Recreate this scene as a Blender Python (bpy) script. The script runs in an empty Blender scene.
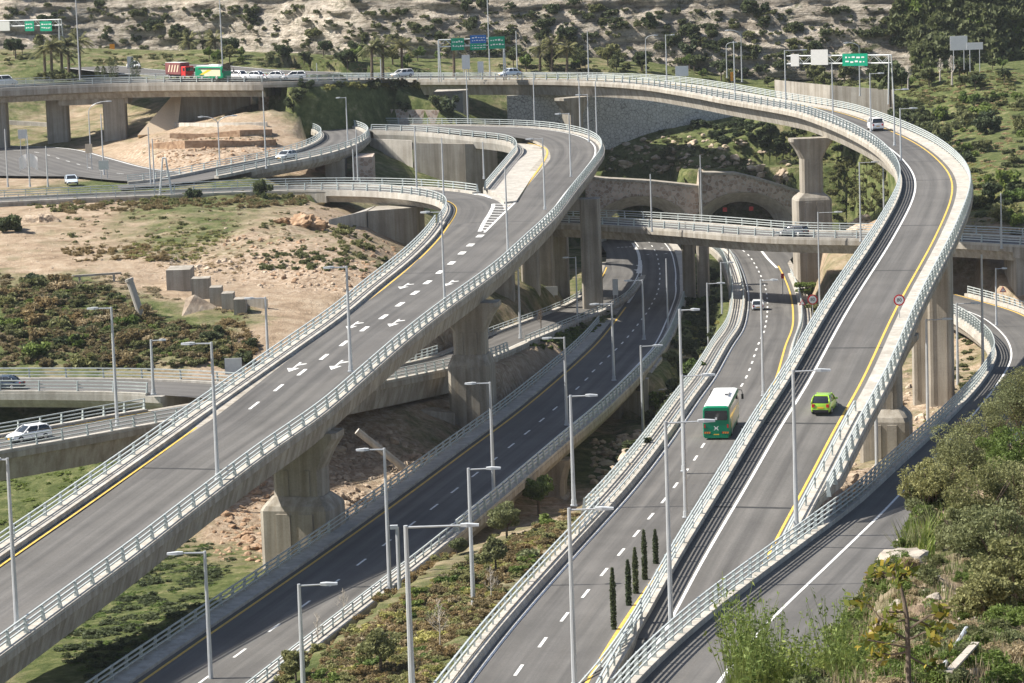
EXPOSURE=.9
HAZE=.00005
import bpy, math, random
import numpy as np
from mathutils import Vector, Matrix
rng=np.random.default_rng(7); random.seed(7)
SC=bpy.context.scene; COL=SC.collection
# ------------------------------------------------------------------ camera model
CF,CP,CR,CH=3000.,math.radians(7.68),math.radians(2.0),46.
cp_,sp_,cr_,sr_=math.cos(CP),math.sin(CP),math.cos(CR),math.sin(CR)
def ray(px,py):
    u=(px-512)/CF; v=(341.5-py)/CF
    u,v=u*cr_+v*sr_,-u*sr_+v*cr_
    return np.array([u,cp_+v*sp_,-sp_+v*cp_])
def at(px,py,z):
    d=ray(px,py); return np.array([0,0,CH])+d*((z-CH)/d[2])
def atD(px,py,D):
    d=ray(px,py); return np.array([0,0,CH])+d*(D/np.linalg.norm(d))
def proj(P):
    x,y,z=P[0],P[1],P[2]-CH
    w=y*cp_-z*sp_; u=x/w; v=(y*sp_+z*cp_)/w
    return 512+(u*cr_-v*sr_)*CF, 341.5-(u*sr_+v*cr_)*CF
def make_camera():
    c=bpy.data.cameras.new('camera'); o=bpy.data.objects.new('camera',c); COL.objects.link(o)
    R=Vector((1,0,0)); U=Vector((0,sp_,cp_)); F=Vector((0,cp_,-sp_))
    r=R*cr_-U*sr_; u=R*sr_+U*cr_
    m=Matrix((( r.x,u.x,-F.x,0),(r.y,u.y,-F.y,0),(r.z,u.z,-F.z,CH),(0,0,0,1)))
    o.matrix_world=m; c.sensor_width=36; c.sensor_fit='HORIZONTAL'; c.lens=36*CF/1024
    c.clip_start=1; c.clip_end=8000; SC.camera=o
make_camera()
# ------------------------------------------------------------------ materials
def nn(nt,t,**k):
    n=nt.nodes.new(t)
    for a,b in k.items(): setattr(n,a,b)
    return n
def ramp(nt,stops):
    r=nn(nt,'ShaderNodeValToRGB'); e=r.color_ramp.elements
    while len(e)<len(stops): e.new(.5)
    for i,(p,c) in enumerate(stops): e[i].position=p; e[i].color=(*c,1) if len(c)==3 else c
    return r
def newmat(name,rough=.8,metal=0.,spec=.3):
    m=bpy.data.materials.new(name); m.use_nodes=True; nt=m.node_tree; b=nt.nodes['Principled BSDF']
    b.inputs['Roughness'].default_value=rough; b.inputs['Metallic'].default_value=metal
    b.inputs['Specular IOR Level'].default_value=spec
    return m,nt,b
def noise(nt,scale,detail=4,vec=None,rough=.6,sc=None):
    g=nn(nt,'ShaderNodeNewGeometry'); n=nn(nt,'ShaderNodeTexNoise')
    n.inputs['Scale'].default_value=scale; n.inputs['Detail'].default_value=detail; n.inputs['Roughness'].default_value=rough
    if sc is not None:
        mp=nn(nt,'ShaderNodeMapping'); mp.inputs['Scale'].default_value=sc
        nt.links.new(g.outputs['Position'],mp.inputs['Vector']); nt.links.new(mp.outputs['Vector'],n.inputs['Vector'])
    else: nt.links.new(g.outputs['Position'],n.inputs['Vector'])
    return n
def mix(nt,a,b,f,mode='MIX'):
    m=nn(nt,'ShaderNodeMix',data_type='RGBA',blend_type=mode)
    for s,v in ((6,a),(7,b),(0,f)):
        if hasattr(v,'node'): nt.links.new(v,m.inputs[s])
        elif isinstance(v,(int,float)): m.inputs[s].default_value=v
        else: m.inputs[s].default_value=(*v,1)
    return m.outputs[2]
def bump(nt,b,h,dist,strength=.6):
    n=nn(nt,'ShaderNodeBump'); n.inputs['Distance'].default_value=dist; n.inputs['Strength'].default_value=strength
    nt.links.new(h,n.inputs['Height']); nt.links.new(n.outputs['Normal'],b.inputs['Normal'])
def simple(name,col,rough=.6,metal=0.,var=.15,scale=3.,spec=.3):
    m,nt,b=newmat(name,rough,metal,spec)
    n=noise(nt,scale,3); r=ramp(nt,[(.3,[c*(1-var) for c in col]),(.7,[min(1,c*(1+var)) for c in col])])
    nt.links.new(n.outputs['Fac'],r.inputs['Fac']); nt.links.new(r.outputs['Color'],b.inputs['Base Color'])
    return m
def concrete(name,col,streak=.5):
    m,nt,b=newmat(name,.85,0,.2)
    n1=noise(nt,.35,5); r1=ramp(nt,[(.3,[c*.8 for c in col]),(.72,[min(1,c*1.1) for c in col])])
    nt.links.new(n1.outputs['Fac'],r1.inputs['Fac'])
    n2=noise(nt,1.,5,sc=(1.3,1.3,.07)); r2=ramp(nt,[(.38,(.55,.51,.46)),(.62,(1,1,1))])
    nt.links.new(n2.outputs['Fac'],r2.inputs['Fac'])
    c=mix(nt,r1.outputs['Color'],r2.outputs['Color'],streak,'MULTIPLY')
    n3=noise(nt,7,4); r3=ramp(nt,[(.35,(.82,.82,.82)),(.65,(1.05,1.05,1.05))]); nt.links.new(n3.outputs['Fac'],r3.inputs['Fac'])
    c=mix(nt,c,r3.outputs['Color'],.7,'MULTIPLY')
    nt.links.new(c,b.inputs['Base Color']); bump(nt,b,n3.outputs['Fac'],.03,.3)
    return m
M={}
M['concrete']=concrete('concrete',(.43,.40,.35),.75)
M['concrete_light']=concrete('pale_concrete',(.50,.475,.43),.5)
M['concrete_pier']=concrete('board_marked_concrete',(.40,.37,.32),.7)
def asphalt():
    m,nt,b=newmat('asphalt',.85,0,.25)
    n1=noise(nt,.10,6,rough=.65); r=ramp(nt,[(.3,(.104,.100,.095)),(.7,(.146,.140,.133))]); nt.links.new(n1.outputs['Fac'],r.inputs['Fac'])
    ac=nn(nt,'ShaderNodeAttribute',attribute_name='across'); al=nn(nt,'ShaderNodeAttribute',attribute_name='along')
    cb=nn(nt,'ShaderNodeCombineXYZ'); nt.links.new(ac.outputs['Fac'],cb.inputs[0]); nt.links.new(al.outputs['Fac'],cb.inputs[1])
    mp=nn(nt,'ShaderNodeMapping'); mp.inputs['Scale'].default_value=(1.1,.018,1); nt.links.new(cb.outputs[0],mp.inputs['Vector'])
    n2=nn(nt,'ShaderNodeTexNoise'); n2.inputs['Scale'].default_value=1.; n2.inputs['Detail'].default_value=5; n2.inputs['Roughness'].default_value=.65; nt.links.new(mp.outputs[0],n2.inputs['Vector'])
    r2=ramp(nt,[(.32,(.62,.62,.63)),(.5,(.94,.94,.94)),(.68,(1.2,1.18,1.16))]); nt.links.new(n2.outputs['Fac'],r2.inputs['Fac'])
    c=mix(nt,r.outputs['Color'],r2.outputs['Color'],.8,'MULTIPLY')
    ml=nn(nt,'ShaderNodeMath',operation='MULTIPLY'); ml.inputs[1].default_value=3.55; nt.links.new(ac.outputs['Fac'],ml.inputs[0])
    sn=nn(nt,'ShaderNodeMath',operation='SINE'); nt.links.new(ml.outputs[0],sn.inputs[0])
    mr=nn(nt,'ShaderNodeMapRange'); mr.inputs[1].default_value=-1; mr.inputs[3].default_value=.84; mr.inputs[4].default_value=1.08; nt.links.new(sn.outputs[0],mr.inputs[0])
    c=mix(nt,c,mr.outputs[0],.8,'MULTIPLY')
    mp3=nn(nt,'ShaderNodeMapping'); mp3.inputs['Scale'].default_value=(.28,.03,1); nt.links.new(cb.outputs[0],mp3.inputs['Vector'])
    v=nn(nt,'ShaderNodeTexVoronoi',distance='CHEBYCHEV'); v.inputs['Scale'].default_value=1.; nt.links.new(mp3.outputs[0],v.inputs['Vector'])
    sc_=nn(nt,'ShaderNodeSeparateColor'); nt.links.new(v.outputs['Color'],sc_.inputs['Color']); rv=ramp(nt,[(.0,(.84,.84,.85)),(.22,(1,1,1)),(1,(1.06,1.06,1.05))]); nt.links.new(sc_.outputs[0],rv.inputs['Fac'])
    c=mix(nt,c,rv.outputs['Color'],.8,'MULTIPLY')
    n3=noise(nt,6,4); r3=ramp(nt,[(.3,(.84,.84,.84)),(.7,(1.12,1.12,1.12))]); nt.links.new(n3.outputs['Fac'],r3.inputs['Fac'])
    c=mix(nt,c,r3.outputs['Color'],.7,'MULTIPLY'); nt.links.new(c,b.inputs['Base Color'])
    return m
M['asphalt']=asphalt()
M['paint_white']=simple('white_road_paint',(.70,.70,.68),.7,var=.22,scale=2)
M['paint_yellow']=simple('yellow_road_paint',(.64,.42,.09),.7,var=.2,scale=2)
M['joint']=simple('joint_rubber',(.04,.04,.04),.8)
M['steel']=simple('galvanised_steel',(.52,.56,.55),.45,.25,.12,2)
M['steel_post']=simple('galvanised_post_steel',(.42,.47,.47),.5,.25,.15,2)
M['pole']=simple('grey_pole_steel',(.46,.48,.50),.45,.2,.08,1)
M['lamp']=simple('lamp_housing',(.55,.57,.58),.4,.1,.05,1)
M['lens']=simple('lamp_lens',(.6,.6,.56),.2,0,.05,1,.5)
M['white']=simple('white_paint',(.80,.80,.80),.3,0,.03,1,.5)
M['black']=simple('black_plastic',(.02,.02,.022),.5,0,.1,2)
M['tyre']=simple('tyre_rubber',(.025,.025,.025),.85)
M['rim']=simple('alloy_rim',(.5,.5,.52),.3,.7,.05)
M['glass']=simple('dark_window_glass',(.02,.025,.03),.06,0,.1,1,.8)
M['glass_pale']=simple('pale_windscreen_glass',(.16,.24,.27),.08,0,.1,1,.8)
M['red_lens']=simple('red_lens',(.5,.03,.03),.25)
M['amber']=simple('amber_plate',(.75,.42,.04),.5)
M['sign_green']=simple('green_sign_sheet',(.0,.30,.17),.45,0,.04)
M['sign_blue']=simple('blue_sign_sheet',(.02,.14,.42),.45,0,.04)
M['sign_white']=simple('white_sign_sheet',(.78,.78,.78),.45,0,.04)
M['sign_red']=simple('red_sign_sheet',(.55,.03,.04),.45,0,.04)
M['sign_orange']=simple('orange_sign_sheet',(.80,.32,.03),.45,0,.04)
M['sign_back']=simple('sign_back_aluminium',(.62,.62,.60),.5,.2,.06)
M['sign_cream']=simple('cream_sign_sheet',(.68,.55,.40),.6,0,.05)
def foliage(name,dark,mid,light,trans=0.):
    m,nt,b=newmat(name,.65,0,.25)
    a=nn(nt,'ShaderNodeAttribute',attribute_name='tint'); r=ramp(nt,[(0,dark),(.5,mid),(1,light)])
    nt.links.new(a.outputs['Fac'],r.inputs['Fac'])
    oi=nn(nt,'ShaderNodeObjectInfo'); r2=ramp(nt,[(0,(.75,.8,.8)),(1,(1.2,1.12,1.0))]); nt.links.new(oi.outputs['Random'],r2.inputs['Fac'])
    c=mix(nt,r.outputs['Color'],r2.outputs['Color'],1.,'MULTIPLY'); nt.links.new(c,b.inputs['Base Color'])
    tr=nn(nt,'ShaderNodeBsdfTranslucent'); nt.links.new(c,tr.inputs['Color']); ms=nn(nt,'ShaderNodeMixShader'); ms.inputs[0].default_value=.38; nt.links.new(b.outputs[0],ms.inputs[1]); nt.links.new(tr.outputs[0],ms.inputs[2]); nt.links.new(ms.outputs[0],nt.nodes['Material Output'].inputs['Surface'])
    return m
M['leaf_dark']=foliage('dark_green_leaves',(.04,.058,.03),(.085,.11,.055),(.15,.18,.085))
M['leaf_olive']=foliage('olive_leaves',(.11,.12,.06),(.21,.225,.105),(.34,.355,.18))
M['leaf_green']=foliage('fresh_green_leaves',(.07,.11,.025),(.14,.20,.05),(.25,.31,.10))
M['leaf_yellow']=foliage('yellow_green_leaves',(.20,.20,.07),(.33,.33,.12),(.46,.44,.2))
M['leaf_rust']=foliage('rusty_brown_twigs',(.13,.095,.05),(.24,.185,.095),(.37,.30,.17))
M['leaf_dry']=foliage('dry_straw',(.24,.19,.12),(.38,.31,.20),(.54,.46,.32))
M['leaf_palm']=foliage('palm_fronds',(.08,.095,.05),(.18,.19,.09),(.33,.32,.17))
M['leaf_hill']=foliage('hill_scrub_leaves',(.075,.085,.042),(.155,.17,.075),(.27,.28,.13))
M['bark']=simple('bark',(.13,.10,.075),.9,0,.3,6)
M['bark_pale']=simple('pale_bark',(.42,.38,.33),.9,0,.2,6)
def rockmat(name,a,bc,cc,scale=.6,bd=.25):
    m,nt,b=newmat(name,.92,0,.15)
    n=noise(nt,scale,8,rough=.65); r=ramp(nt,[(.3,a),(.5,bc),(.7,cc)]); nt.links.new(n.outputs['Fac'],r.inputs['Fac'])
    nt.links.new(r.outputs['Color'],b.inputs['Base Color']); bump(nt,b,n.outputs['Fac'],bd,.8); return m
M['rock']=rockmat('limestone_rock',(.20,.15,.11),(.40,.32,.24),(.56,.48,.38))
M['rock_red']=rockmat('reddish_rock',(.16,.10,.065),(.33,.22,.14),(.47,.35,.25),.9)
M['stone_grey']=rockmat('grey_boulder',(.22,.19,.16),(.36,.32,.27),(.48,.44,.38),1.2,.1)
def stonewall(name,cols,scale,mortar):
    m,nt,b=newmat(name,.9,0,.15)
    g=nn(nt,'ShaderNodeNewGeometry'); v=nn(nt,'ShaderNodeTexVoronoi'); v.inputs['Scale'].default_value=scale
    nt.links.new(g.outputs['Position'],v.inputs['Vector'])
    r=ramp(nt,[(.0,cols[0]),(.5,cols[1]),(1,cols[2])]); s=nn(nt,'ShaderNodeSeparateColor'); nt.links.new(v.outputs['Color'],s.inputs['Color']); nt.links.new(s.outputs[0],r.inputs['Fac'])
    v2=nn(nt,'ShaderNodeTexVoronoi',feature='DISTANCE_TO_EDGE'); v2.inputs['Scale'].default_value=scale; nt.links.new(g.outputs['Position'],v2.inputs['Vector'])
    r2=ramp(nt,[(.02,(1,1,1)),(.08,(0,0,0))]); nt.links.new(v2.outputs['Distance'],r2.inputs['Fac'])
    c=mix(nt,r.outputs['Color'],mortar,r2.outputs['Color']); nt.links.new(c,b.inputs['Base Color'])
    bump(nt,b,v2.outputs['Distance'],.08,.6); return m
M['stone_wall']=stonewall('rubble_stone_wall',[(.26,.19,.15),(.40,.31,.25),(.54,.44,.37)],1.5,(.46,.42,.37))
M['hex_wall']=stonewall('hexagonal_panel_wall',[(.50,.49,.47),(.55,.54,.52),(.60,.59,.57)],1.5,(.27,.26,.25))
M['stone_pink']=stonewall('pinkish_stone_facing',[(.36,.24,.18),(.44,.31,.24),(.50,.38,.30)],1.8,(.30,.24,.2))
def terrain_mat():
    m,nt,b=newmat('hillside_earth',.95,0,.1)
    n=noise(nt,.35,9,rough=.68); r=ramp(nt,[(.28,(.19,.135,.088)),(.5,(.355,.27,.19)),(.74,(.50,.415,.315))]); nt.links.new(n.outputs['Fac'],r.inputs['Fac'])
    n2=noise(nt,.55,9,rough=.72); r2=ramp(nt,[(.28,(.035,.05,.018)),(.43,(.07,.09,.03)),(.56,(.125,.14,.055)),(.70,(.27,.235,.135))]); nt.links.new(n2.outputs['Fac'],r2.inputs['Fac'])
    n3=noise(nt,1.3,8,rough=.75); r3=ramp(nt,[(.3,(.13,.09,.065)),(.48,(.36,.27,.19)),(.7,(.60,.51,.41))]); nt.links.new(n3.outputs['Fac'],r3.inputs['Fac'])
    ag=nn(nt,'ShaderNodeAttribute',attribute_name='green'); ar=nn(nt,'ShaderNodeAttribute',attribute_name='rock')
    n4=noise(nt,.22,7,rough=.7)
    def thr(a,k):
        ad=nn(nt,'ShaderNodeMath',operation='ADD'); nt.links.new(a.outputs['Fac'],ad.inputs[0]); nt.links.new(n4.outputs['Fac'],ad.inputs[1])
        mr=nn(nt,'ShaderNodeMapRange'); mr.inputs[1].default_value=.5+k; mr.inputs[2].default_value=.72+k+.12; nt.links.new(ad.outputs[0],mr.inputs[0]); return mr.outputs[0]
    c=mix(nt,r.outputs['Color'],r3.outputs['Color'],thr(ar,.25)); c=mix(nt,c,r2.outputs['Color'],thr(ag,.25))
    nt.links.new(c,b.inputs['Base Color']); bump(nt,b,n3.outputs['Fac'],.5,.8)
    return m
M['terrain']=terrain_mat()
def cliff_mat():
    m,nt,b=newmat('layered_limestone',.95,0,.1)
    n=noise(nt,.42,9,rough=.72,sc=(.7,.7,2.4)); r=ramp(nt,[(.28,(.16,.14,.12)),(.38,(.40,.36,.30)),(.48,(.60,.55,.475)),(.64,(.78,.735,.66))]); nt.links.new(n.outputs['Fac'],r.inputs['Fac'])  # darkest stop paints crevice shade into the rock colour
    nb=noise(nt,.055,5,rough=.6); rb_=ramp(nt,[(.36,(.66,.65,.64)),(.62,(1.06,1.03,1.0))]); nt.links.new(nb.outputs['Fac'],rb_.inputs['Fac'])
    c0=mix(nt,r.outputs['Color'],rb_.outputs['Color'],1.,'MULTIPLY')
    nz=noise(nt,1.,4,sc=(.03,.03,.85),rough=.7); rz=ramp(nt,[(.36,(.42,.40,.38)),(.5,(.95,.94,.93)),(.66,(1.12,1.10,1.08))]); nt.links.new(nz.outputs['Fac'],rz.inputs['Fac']); c0=mix(nt,c0,rz.outputs['Color'],.85,'MULTIPLY')
    n9=noise(nt,.9,6,rough=.75); r9=ramp(nt,[(.36,(.5,.49,.47)),(.55,(1,1,1))]); nt.links.new(n9.outputs['Fac'],r9.inputs['Fac']); c0=mix(nt,c0,r9.outputs['Color'],.75,'MULTIPLY')
    n2=noise(nt,.20,8,rough=.78); r2=ramp(nt,[(.54,(0,0,0)),(.64,(1,1,1))]); nt.links.new(n2.outputs['Fac'],r2.inputs['Fac'])
    n3=noise(nt,.9,6); r3=ramp(nt,[(.3,(.05,.06,.035)),(.7,(.15,.16,.085))]); nt.links.new(n3.outputs['Fac'],r3.inputs['Fac'])
    ag=nn(nt,'ShaderNodeAttribute',attribute_name='green'); mu=nn(nt,'ShaderNodeMath',operation='MULTIPLY'); nt.links.new(r2.outputs['Color'],mu.inputs[0]); nt.links.new(ag.outputs['Fac'],mu.inputs[1])
    c=mix(nt,c0,r3.outputs['Color'],mu.outputs[0])
    nt.links.new(c,b.inputs['Base Color']); bump(nt,b,n.outputs['Fac'],2.5,1.); return m
M['cliff']=cliff_mat()
# ------------------------------------------------------------------ mesh builder
class MB:
    def __init__(s): s.v=[]; s.f=[]; s.ac=None
    def add(s,v,f):
        o=len(s.v); s.v.extend([tuple(map(float,p)) for p in v]); s.f.extend([tuple(i+o for i in q) for q in f]); return s
    def box(s,c,d,yaw=0.,taper=1.):
        cx,cy,cz=c; a,b,h=d[0]/2,d[1]/2,d[2]/2; co,si=math.cos(yaw),math.sin(yaw); V=[]
        for z,t in ((-h,1),(h,taper)):
            for x,y in ((-a,-b),(a,-b),(a,b),(-a,b)):
                x*=t;y*=t; V.append((cx+x*co-y*si,cy+x*si+y*co,cz+z))
        return s.add(V,[(3,2,1,0),(4,5,6,7),(0,1,5,4),(1,2,6,5),(2,3,7,6),(3,0,4,7)])
    def tube(s,p0,p1,r0,r1=None,n=6):
        r1=r0 if r1 is None else r1; p0=Vector(p0);p1=Vector(p1); d=(p1-p0)
        if d.length<1e-6: return s
        d.normalize(); a=d.orthogonal().normalized(); b=d.cross(a); V=[];F=[]
        for p,r in ((p0,r0),(p1,r1)):
            for k in range(n):
                t=2*math.pi*k/n; V.append(p+a*(r*math.cos(t))+b*(r*math.sin(t)))
        for k in range(n): F.append((k,(k+1)%n,n+(k+1)%n,n+k))
        F.append(tuple(range(n-1,-1,-1))); F.append(tuple(range(n,2*n)))
        return s.add(V,F)
    def chain(s,pts,rs,n=6):
        for i in range(len(pts)-1): s.tube(pts[i],pts[i+1],rs[i],rs[i+1],n)
        return s
    def prism(s,poly,z0,z1):
        n=len(poly); V=[(x,y,z0) for x,y in poly]+[(x,y,z1) for x,y in poly]
        return s.add(V,[tuple(range(n-1,-1,-1)),tuple(range(n,2*n))]+[(k,(k+1)%n,n+(k+1)%n,n+k) for k in range(n)])
    def loft(s,rings,cap=True):
        n=len(rings[0]); V=[p for r in rings for p in r]; F=[]
        for i in range(len(rings)-1):
            for k in range(n): F.append((i*n+k,i*n+(k+1)%n,(i+1)*n+(k+1)%n,(i+1)*n+k))
        if cap: F.append(tuple(range(n-1,-1,-1))); F.append(tuple((len(rings)-1)*n+k for k in range(n)))
        return s.add(V,F)
    def build(s,name,mat,parent=None,smooth=False,loc=None,label=None):
        me=bpy.data.meshes.new(name); me.from_pydata(s.v,[],s.f)
        import bmesh
        bm=bmesh.new(); bm.from_mesh(me); bmesh.ops.recalc_face_normals(bm,faces=bm.faces); bm.to_mesh(me); bm.free()
        me.materials.append(M[mat] if isinstance(mat,str) else mat)
        if mat=='asphalt' and s.ac and len(s.ac[0])==len(me.vertices):
            for nm,vl in zip(('across','along'),s.ac): me.attributes.new(nm,'FLOAT','POINT').data.foreach_set('value',vl)
        if smooth:
            me.polygons.foreach_set('use_smooth',[True]*len(me.polygons))
        o=bpy.data.objects.new(name,me); COL.objects.link(o)
        if parent: setparent(o,parent)
        if loc is not None: o.location=loc
        if label: o['label']=label
        return o
WL={}
WORLDMODE=True
def thing(name,label,cat,loc=(0,0,0),yaw=0,group=None):
    o=bpy.data.objects.new(name,None); o.empty_display_size=.5; COL.objects.link(o); o.location=loc; o.rotation_euler=(0,0,yaw)
    o['label']=label; o['category']=cat
    if group: o['group']=group
    if WORLDMODE: WL[o.name]=Matrix.Translation(-Vector(loc))
    return o
def setparent(o,p):
    o.parent=p
    if p.name in WL: o.matrix_parent_inverse=WL[p.name]
def tag(o,label,cat,group=None):
    o['label']=label; o['category']=cat
    if group: o['group']=group
    return o
def struct(o,kind='structure'): o['kind']=kind; return o
def inst(name,me,parent=None,loc=(0,0,0),yaw=0.,scale=(1,1,1)):
    o=bpy.data.objects.new(name,me); COL.objects.link(o); o.location=loc; o.rotation_euler=(0,0,yaw); o.scale=scale
    if parent: setparent(o,parent)
    return o
def copy_tree(o,parent=None):
    c=o.copy(); COL.objects.link(c)
    if parent: c.parent=parent
    for ch in list(o.children): copy_tree(ch,c)
    return c
# ------------------------------------------------------------------ paths
def catmull(P,step):
    P=np.array(P,float); P=np.vstack([2*P[0]-P[1],P,2*P[-1]-P[-2]]); out=[]
    for i in range(1,len(P)-2):
        p0,p1,p2,p3=P[i-1:i+3]; n=max(2,int(np.linalg.norm(p2-p1)/step))
        a=np.linalg.norm(p1-p0)**.5+1e-6;b=np.linalg.norm(p2-p1)**.5+1e-6;c=np.linalg.norm(p3-p2)**.5+1e-6
        m1=((p1-p0)/a-(p2-p0)/(a+b)+(p2-p1)/b)*b; m2=((p2-p1)/b-(p3-p1)/(b+c)+(p3-p2)/c)*b
        for k in range(n):
            t=k/n;t2=t*t;t3=t2*t; out.append((2*t3-3*t2+1)*p1+(t3-2*t2+t)*m1+(-2*t3+3*t2)*p2+(t3-t2)*m2)
    out.append(P[-2]); return np.array(out)
def resample(P,step):
    d=np.linalg.norm(np.diff(P,axis=0),axis=1); s=np.r_[0,np.cumsum(d)]; n=max(2,int(round(s[-1]/step))); t=np.linspace(0,s[-1],n+1)
    return np.stack([np.interp(t,s,P[:,k]) for k in range(3)],1)
class Path:
    def __init__(s,pts,step=2.,smooth=8,world=False,zsmooth=60):
        W=np.array(pts,float) if world else np.array([at(*p) for p in pts])
        P=resample(catmull(W,step*.5),step)
        for k in range(max(smooth,zsmooth)):
            Q=P.copy(); Q[1:-1]=(P[:-2]+2*P[1:-1]+P[2:])/4
            if k>=smooth: Q[:,:2]=P[:,:2]
            P=Q
        s.P=P; d=np.diff(P,axis=0); s.s=np.r_[0,np.cumsum(np.linalg.norm(d[:,:2],axis=1))]
        T=np.gradient(P,axis=0)[:,:2]; T/=np.linalg.norm(T,axis=1)[:,None]; s.T=T; s.N=np.stack([T[:,1],-T[:,0]],1); s.L=s.s[-1]
    def at(s,q,off=0.,dz=0.):
        x=[np.interp(q,s.s,s.P[:,k]) for k in range(3)]; n=[np.interp(q,s.s,s.N[:,k]) for k in range(2)]
        l=math.hypot(*n) or 1
        return np.array([x[0]+n[0]/l*off,x[1]+n[1]/l*off,x[2]+dz])
    def yaw(s,q):
        return math.atan2(np.interp(q,s.s,s.T[:,1]),np.interp(q,s.s,s.T[:,0]))
    def loc(s,X):
        d=np.hypot(s.P[:,0]-X[0],s.P[:,1]-X[1]); i=int(d.argmin()); v=np.array(X[:2])-s.P[i,:2]
        return s.s[i]+v@s.T[i], v@s.N[i], s.P[i,2]
    def px(s,p):                       # station and offset of the point of the road surface seen at pixel p
        z=5.
        for _ in range(60):
            q,o,zz=s.loc(at(p[0],p[1],z)); z=.5*z+.5*zz
        return q,o
def fn(*pts):
    a=np.array(pts,float)
    return lambda q: float(np.interp(q,a[:,0],a[:,1]))
def ev(o,q): return o(q) if callable(o) else o
def stations(p,s0,s1,step):
    s0=max(0,s0); s1=min(p.L,s1); n=max(1,int(math.ceil((s1-s0)/step))); return np.linspace(s0,s1,n+1)
def strip(mb,p,a,b,dz,s0=0,s1=1e9,step=2.):
    S=stations(p,s0,s1,step); V=[]; F=[]
    for i,q in enumerate(S):
        V+=[p.at(q,ev(a,q),dz),p.at(q,ev(b,q),dz)]
        if i: F.append((2*i-2,2*i-1,2*i+1,2*i))
    if len(mb.v)==0: mb.ac=([x for q in S for x in (ev(a,q),ev(b,q))],[x for q in S for x in (q,q)])
    return mb.add(V,F)
def sweep(mb,p,prof,s0=0,s1=1e9,step=2.):
    """prof: closed polygon of (offset, dz); offsets may be functions of the station"""
    rings=[[p.at(q,ev(o,q),dz) for o,dz in prof] for q in stations(p,s0,s1,step)]
    return mb.loft(rings)
def rect(a,b,z0,z1):
    return [(a,z0),(b,z0),(b,z1),(a,z1)]
def plus(o,d): return (lambda q: o(q)+d) if callable(o) else o+d
def dashes(mb,p,off,w,s0,s1,on,period,dz=.012,list_=None):
    q=s0
    L=list_ if list_ is not None else np.arange(s0,s1,period)
    for q in L:
        strip(mb,p,plus(off,-w/2) ,plus(off,w/2),dz,q-on/2,q+on/2,1.5)
POSTS=[]
def post_mesh(h,kind):
    mb=MB()
    if kind=='fin':
        mb.loft([[(-.05,-.13,0),(.05,-.13,0),(.05,.22,0),(-.05,.22,0)],[(-.05,-.10,h*.5),(.05,-.10,h*.5),(.05,.12,h*.5),(-.05,.12,h*.5)],[(-.05,-.13,h),(.05,-.13,h),(.05,.05,h),(-.05,.05,h)]])
    else: mb.box((0,0,h/2),(.08,.12,h))
    me=bpy.data.meshes.new('rail_post'); me.from_pydata(mb.v,[],mb.f); me.materials.append(M['steel_post']); return me
PM={}
def rail(root,p,off,s0=0,s1=1e9,z0=.25,h=1.0,bars=(.38,.70,1.0),spacing=3.0,kind='fin',side=1,name='guardrail',label=None,bar=.10):
    """bars + posts; posts become individual children later. side=+1: posts lean outward to the right"""
    mb=MB(); s1=min(s1,p.L)
    for b in bars:
        zb=z0+h*b; w=bar
        sweep(mb,p,[(plus(off,-w*.6),zb-w/2),(plus(off,w*.6),zb-w/2),(plus(off,w*.6),zb+w/2),(plus(off,-w*.6),zb+w/2)],s0,s1,2.)
    g=mb.build(name,'steel',root,label=label)
    key=(round(h,2),kind)
    if key not in PM: PM[key]=post_mesh(h,kind)
    n=max(1,int((s1-s0)/spacing))
    for k in range(n+1):
        q=s0+(s1-s0)*k/n
        x=p.at(q,ev(off,q)+side*.10,z0)
        POSTS.append((root or g,g,x,p.yaw(q)+(math.pi if side>0 else 0),key))
    return g
def flush_posts(limit=95):
    by={}
    for r in POSTS: by.setdefault(r[0].name,[]).append(r)
    for nm,L in by.items():
        def vis(r):
            x,y=proj(r[2]); out=0 if (-10<x<1034 and -10<y<693) else 1
            return (out,float(np.linalg.norm(r[2]-np.array([0,0,CH]))))
        L=sorted(L,key=vis)
        for r in L[:limit]:
            inst('rail_post',PM[r[4]],r[1],r[2],r[3])
        rest=L[limit:]
        if rest:
            mb=MB()
            for r in rest:
                me=PM[r[4]]; co,si=math.cos(r[3]),math.sin(r[3])
                mb.add([(r[2][0]+v.co.x*co-v.co.y*si,r[2][1]+v.co.x*si+v.co.y*co,r[2][2]+v.co.z) for v in me.vertices],[tuple(f.vertices) for f in me.polygons])
            o=mb.build('rail_posts','steel_post',rest[0][0] if rest[0][0] is not rest[0][1] else rest[0][1]); o['kind']='stuff'
def deck(root,p,a,b,s0=0,s1=1e9,fas=.55,depth=2.2,ins=.6,mat='concrete',name='deck'):
    mb=MB(); ga=plus(a,1.1+ins); gb=plus(b,-1.1-ins)
    sweep(mb,p,[(a,-.03),(b,-.03),(b,-fas),(plus(b,-.25),-fas),(plus(b,-ins),-fas-.35),(plus(b,-ins-.5),-depth),(plus(a,ins+.5),-depth),(plus(a,ins),-fas-.35),(plus(a,.25),-fas),(a,-fas)],s0,s1,2.)
    return mb.build(name,mat,root)
def kerb(root,p,a,b,h,s0=0,s1=1e9,name='kerb',mat='concrete_light'):
    mb=MB(); sweep(mb,p,rect(a,b,-.027,h),s0,s1,2.); return mb.build(name,mat,root)
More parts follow.
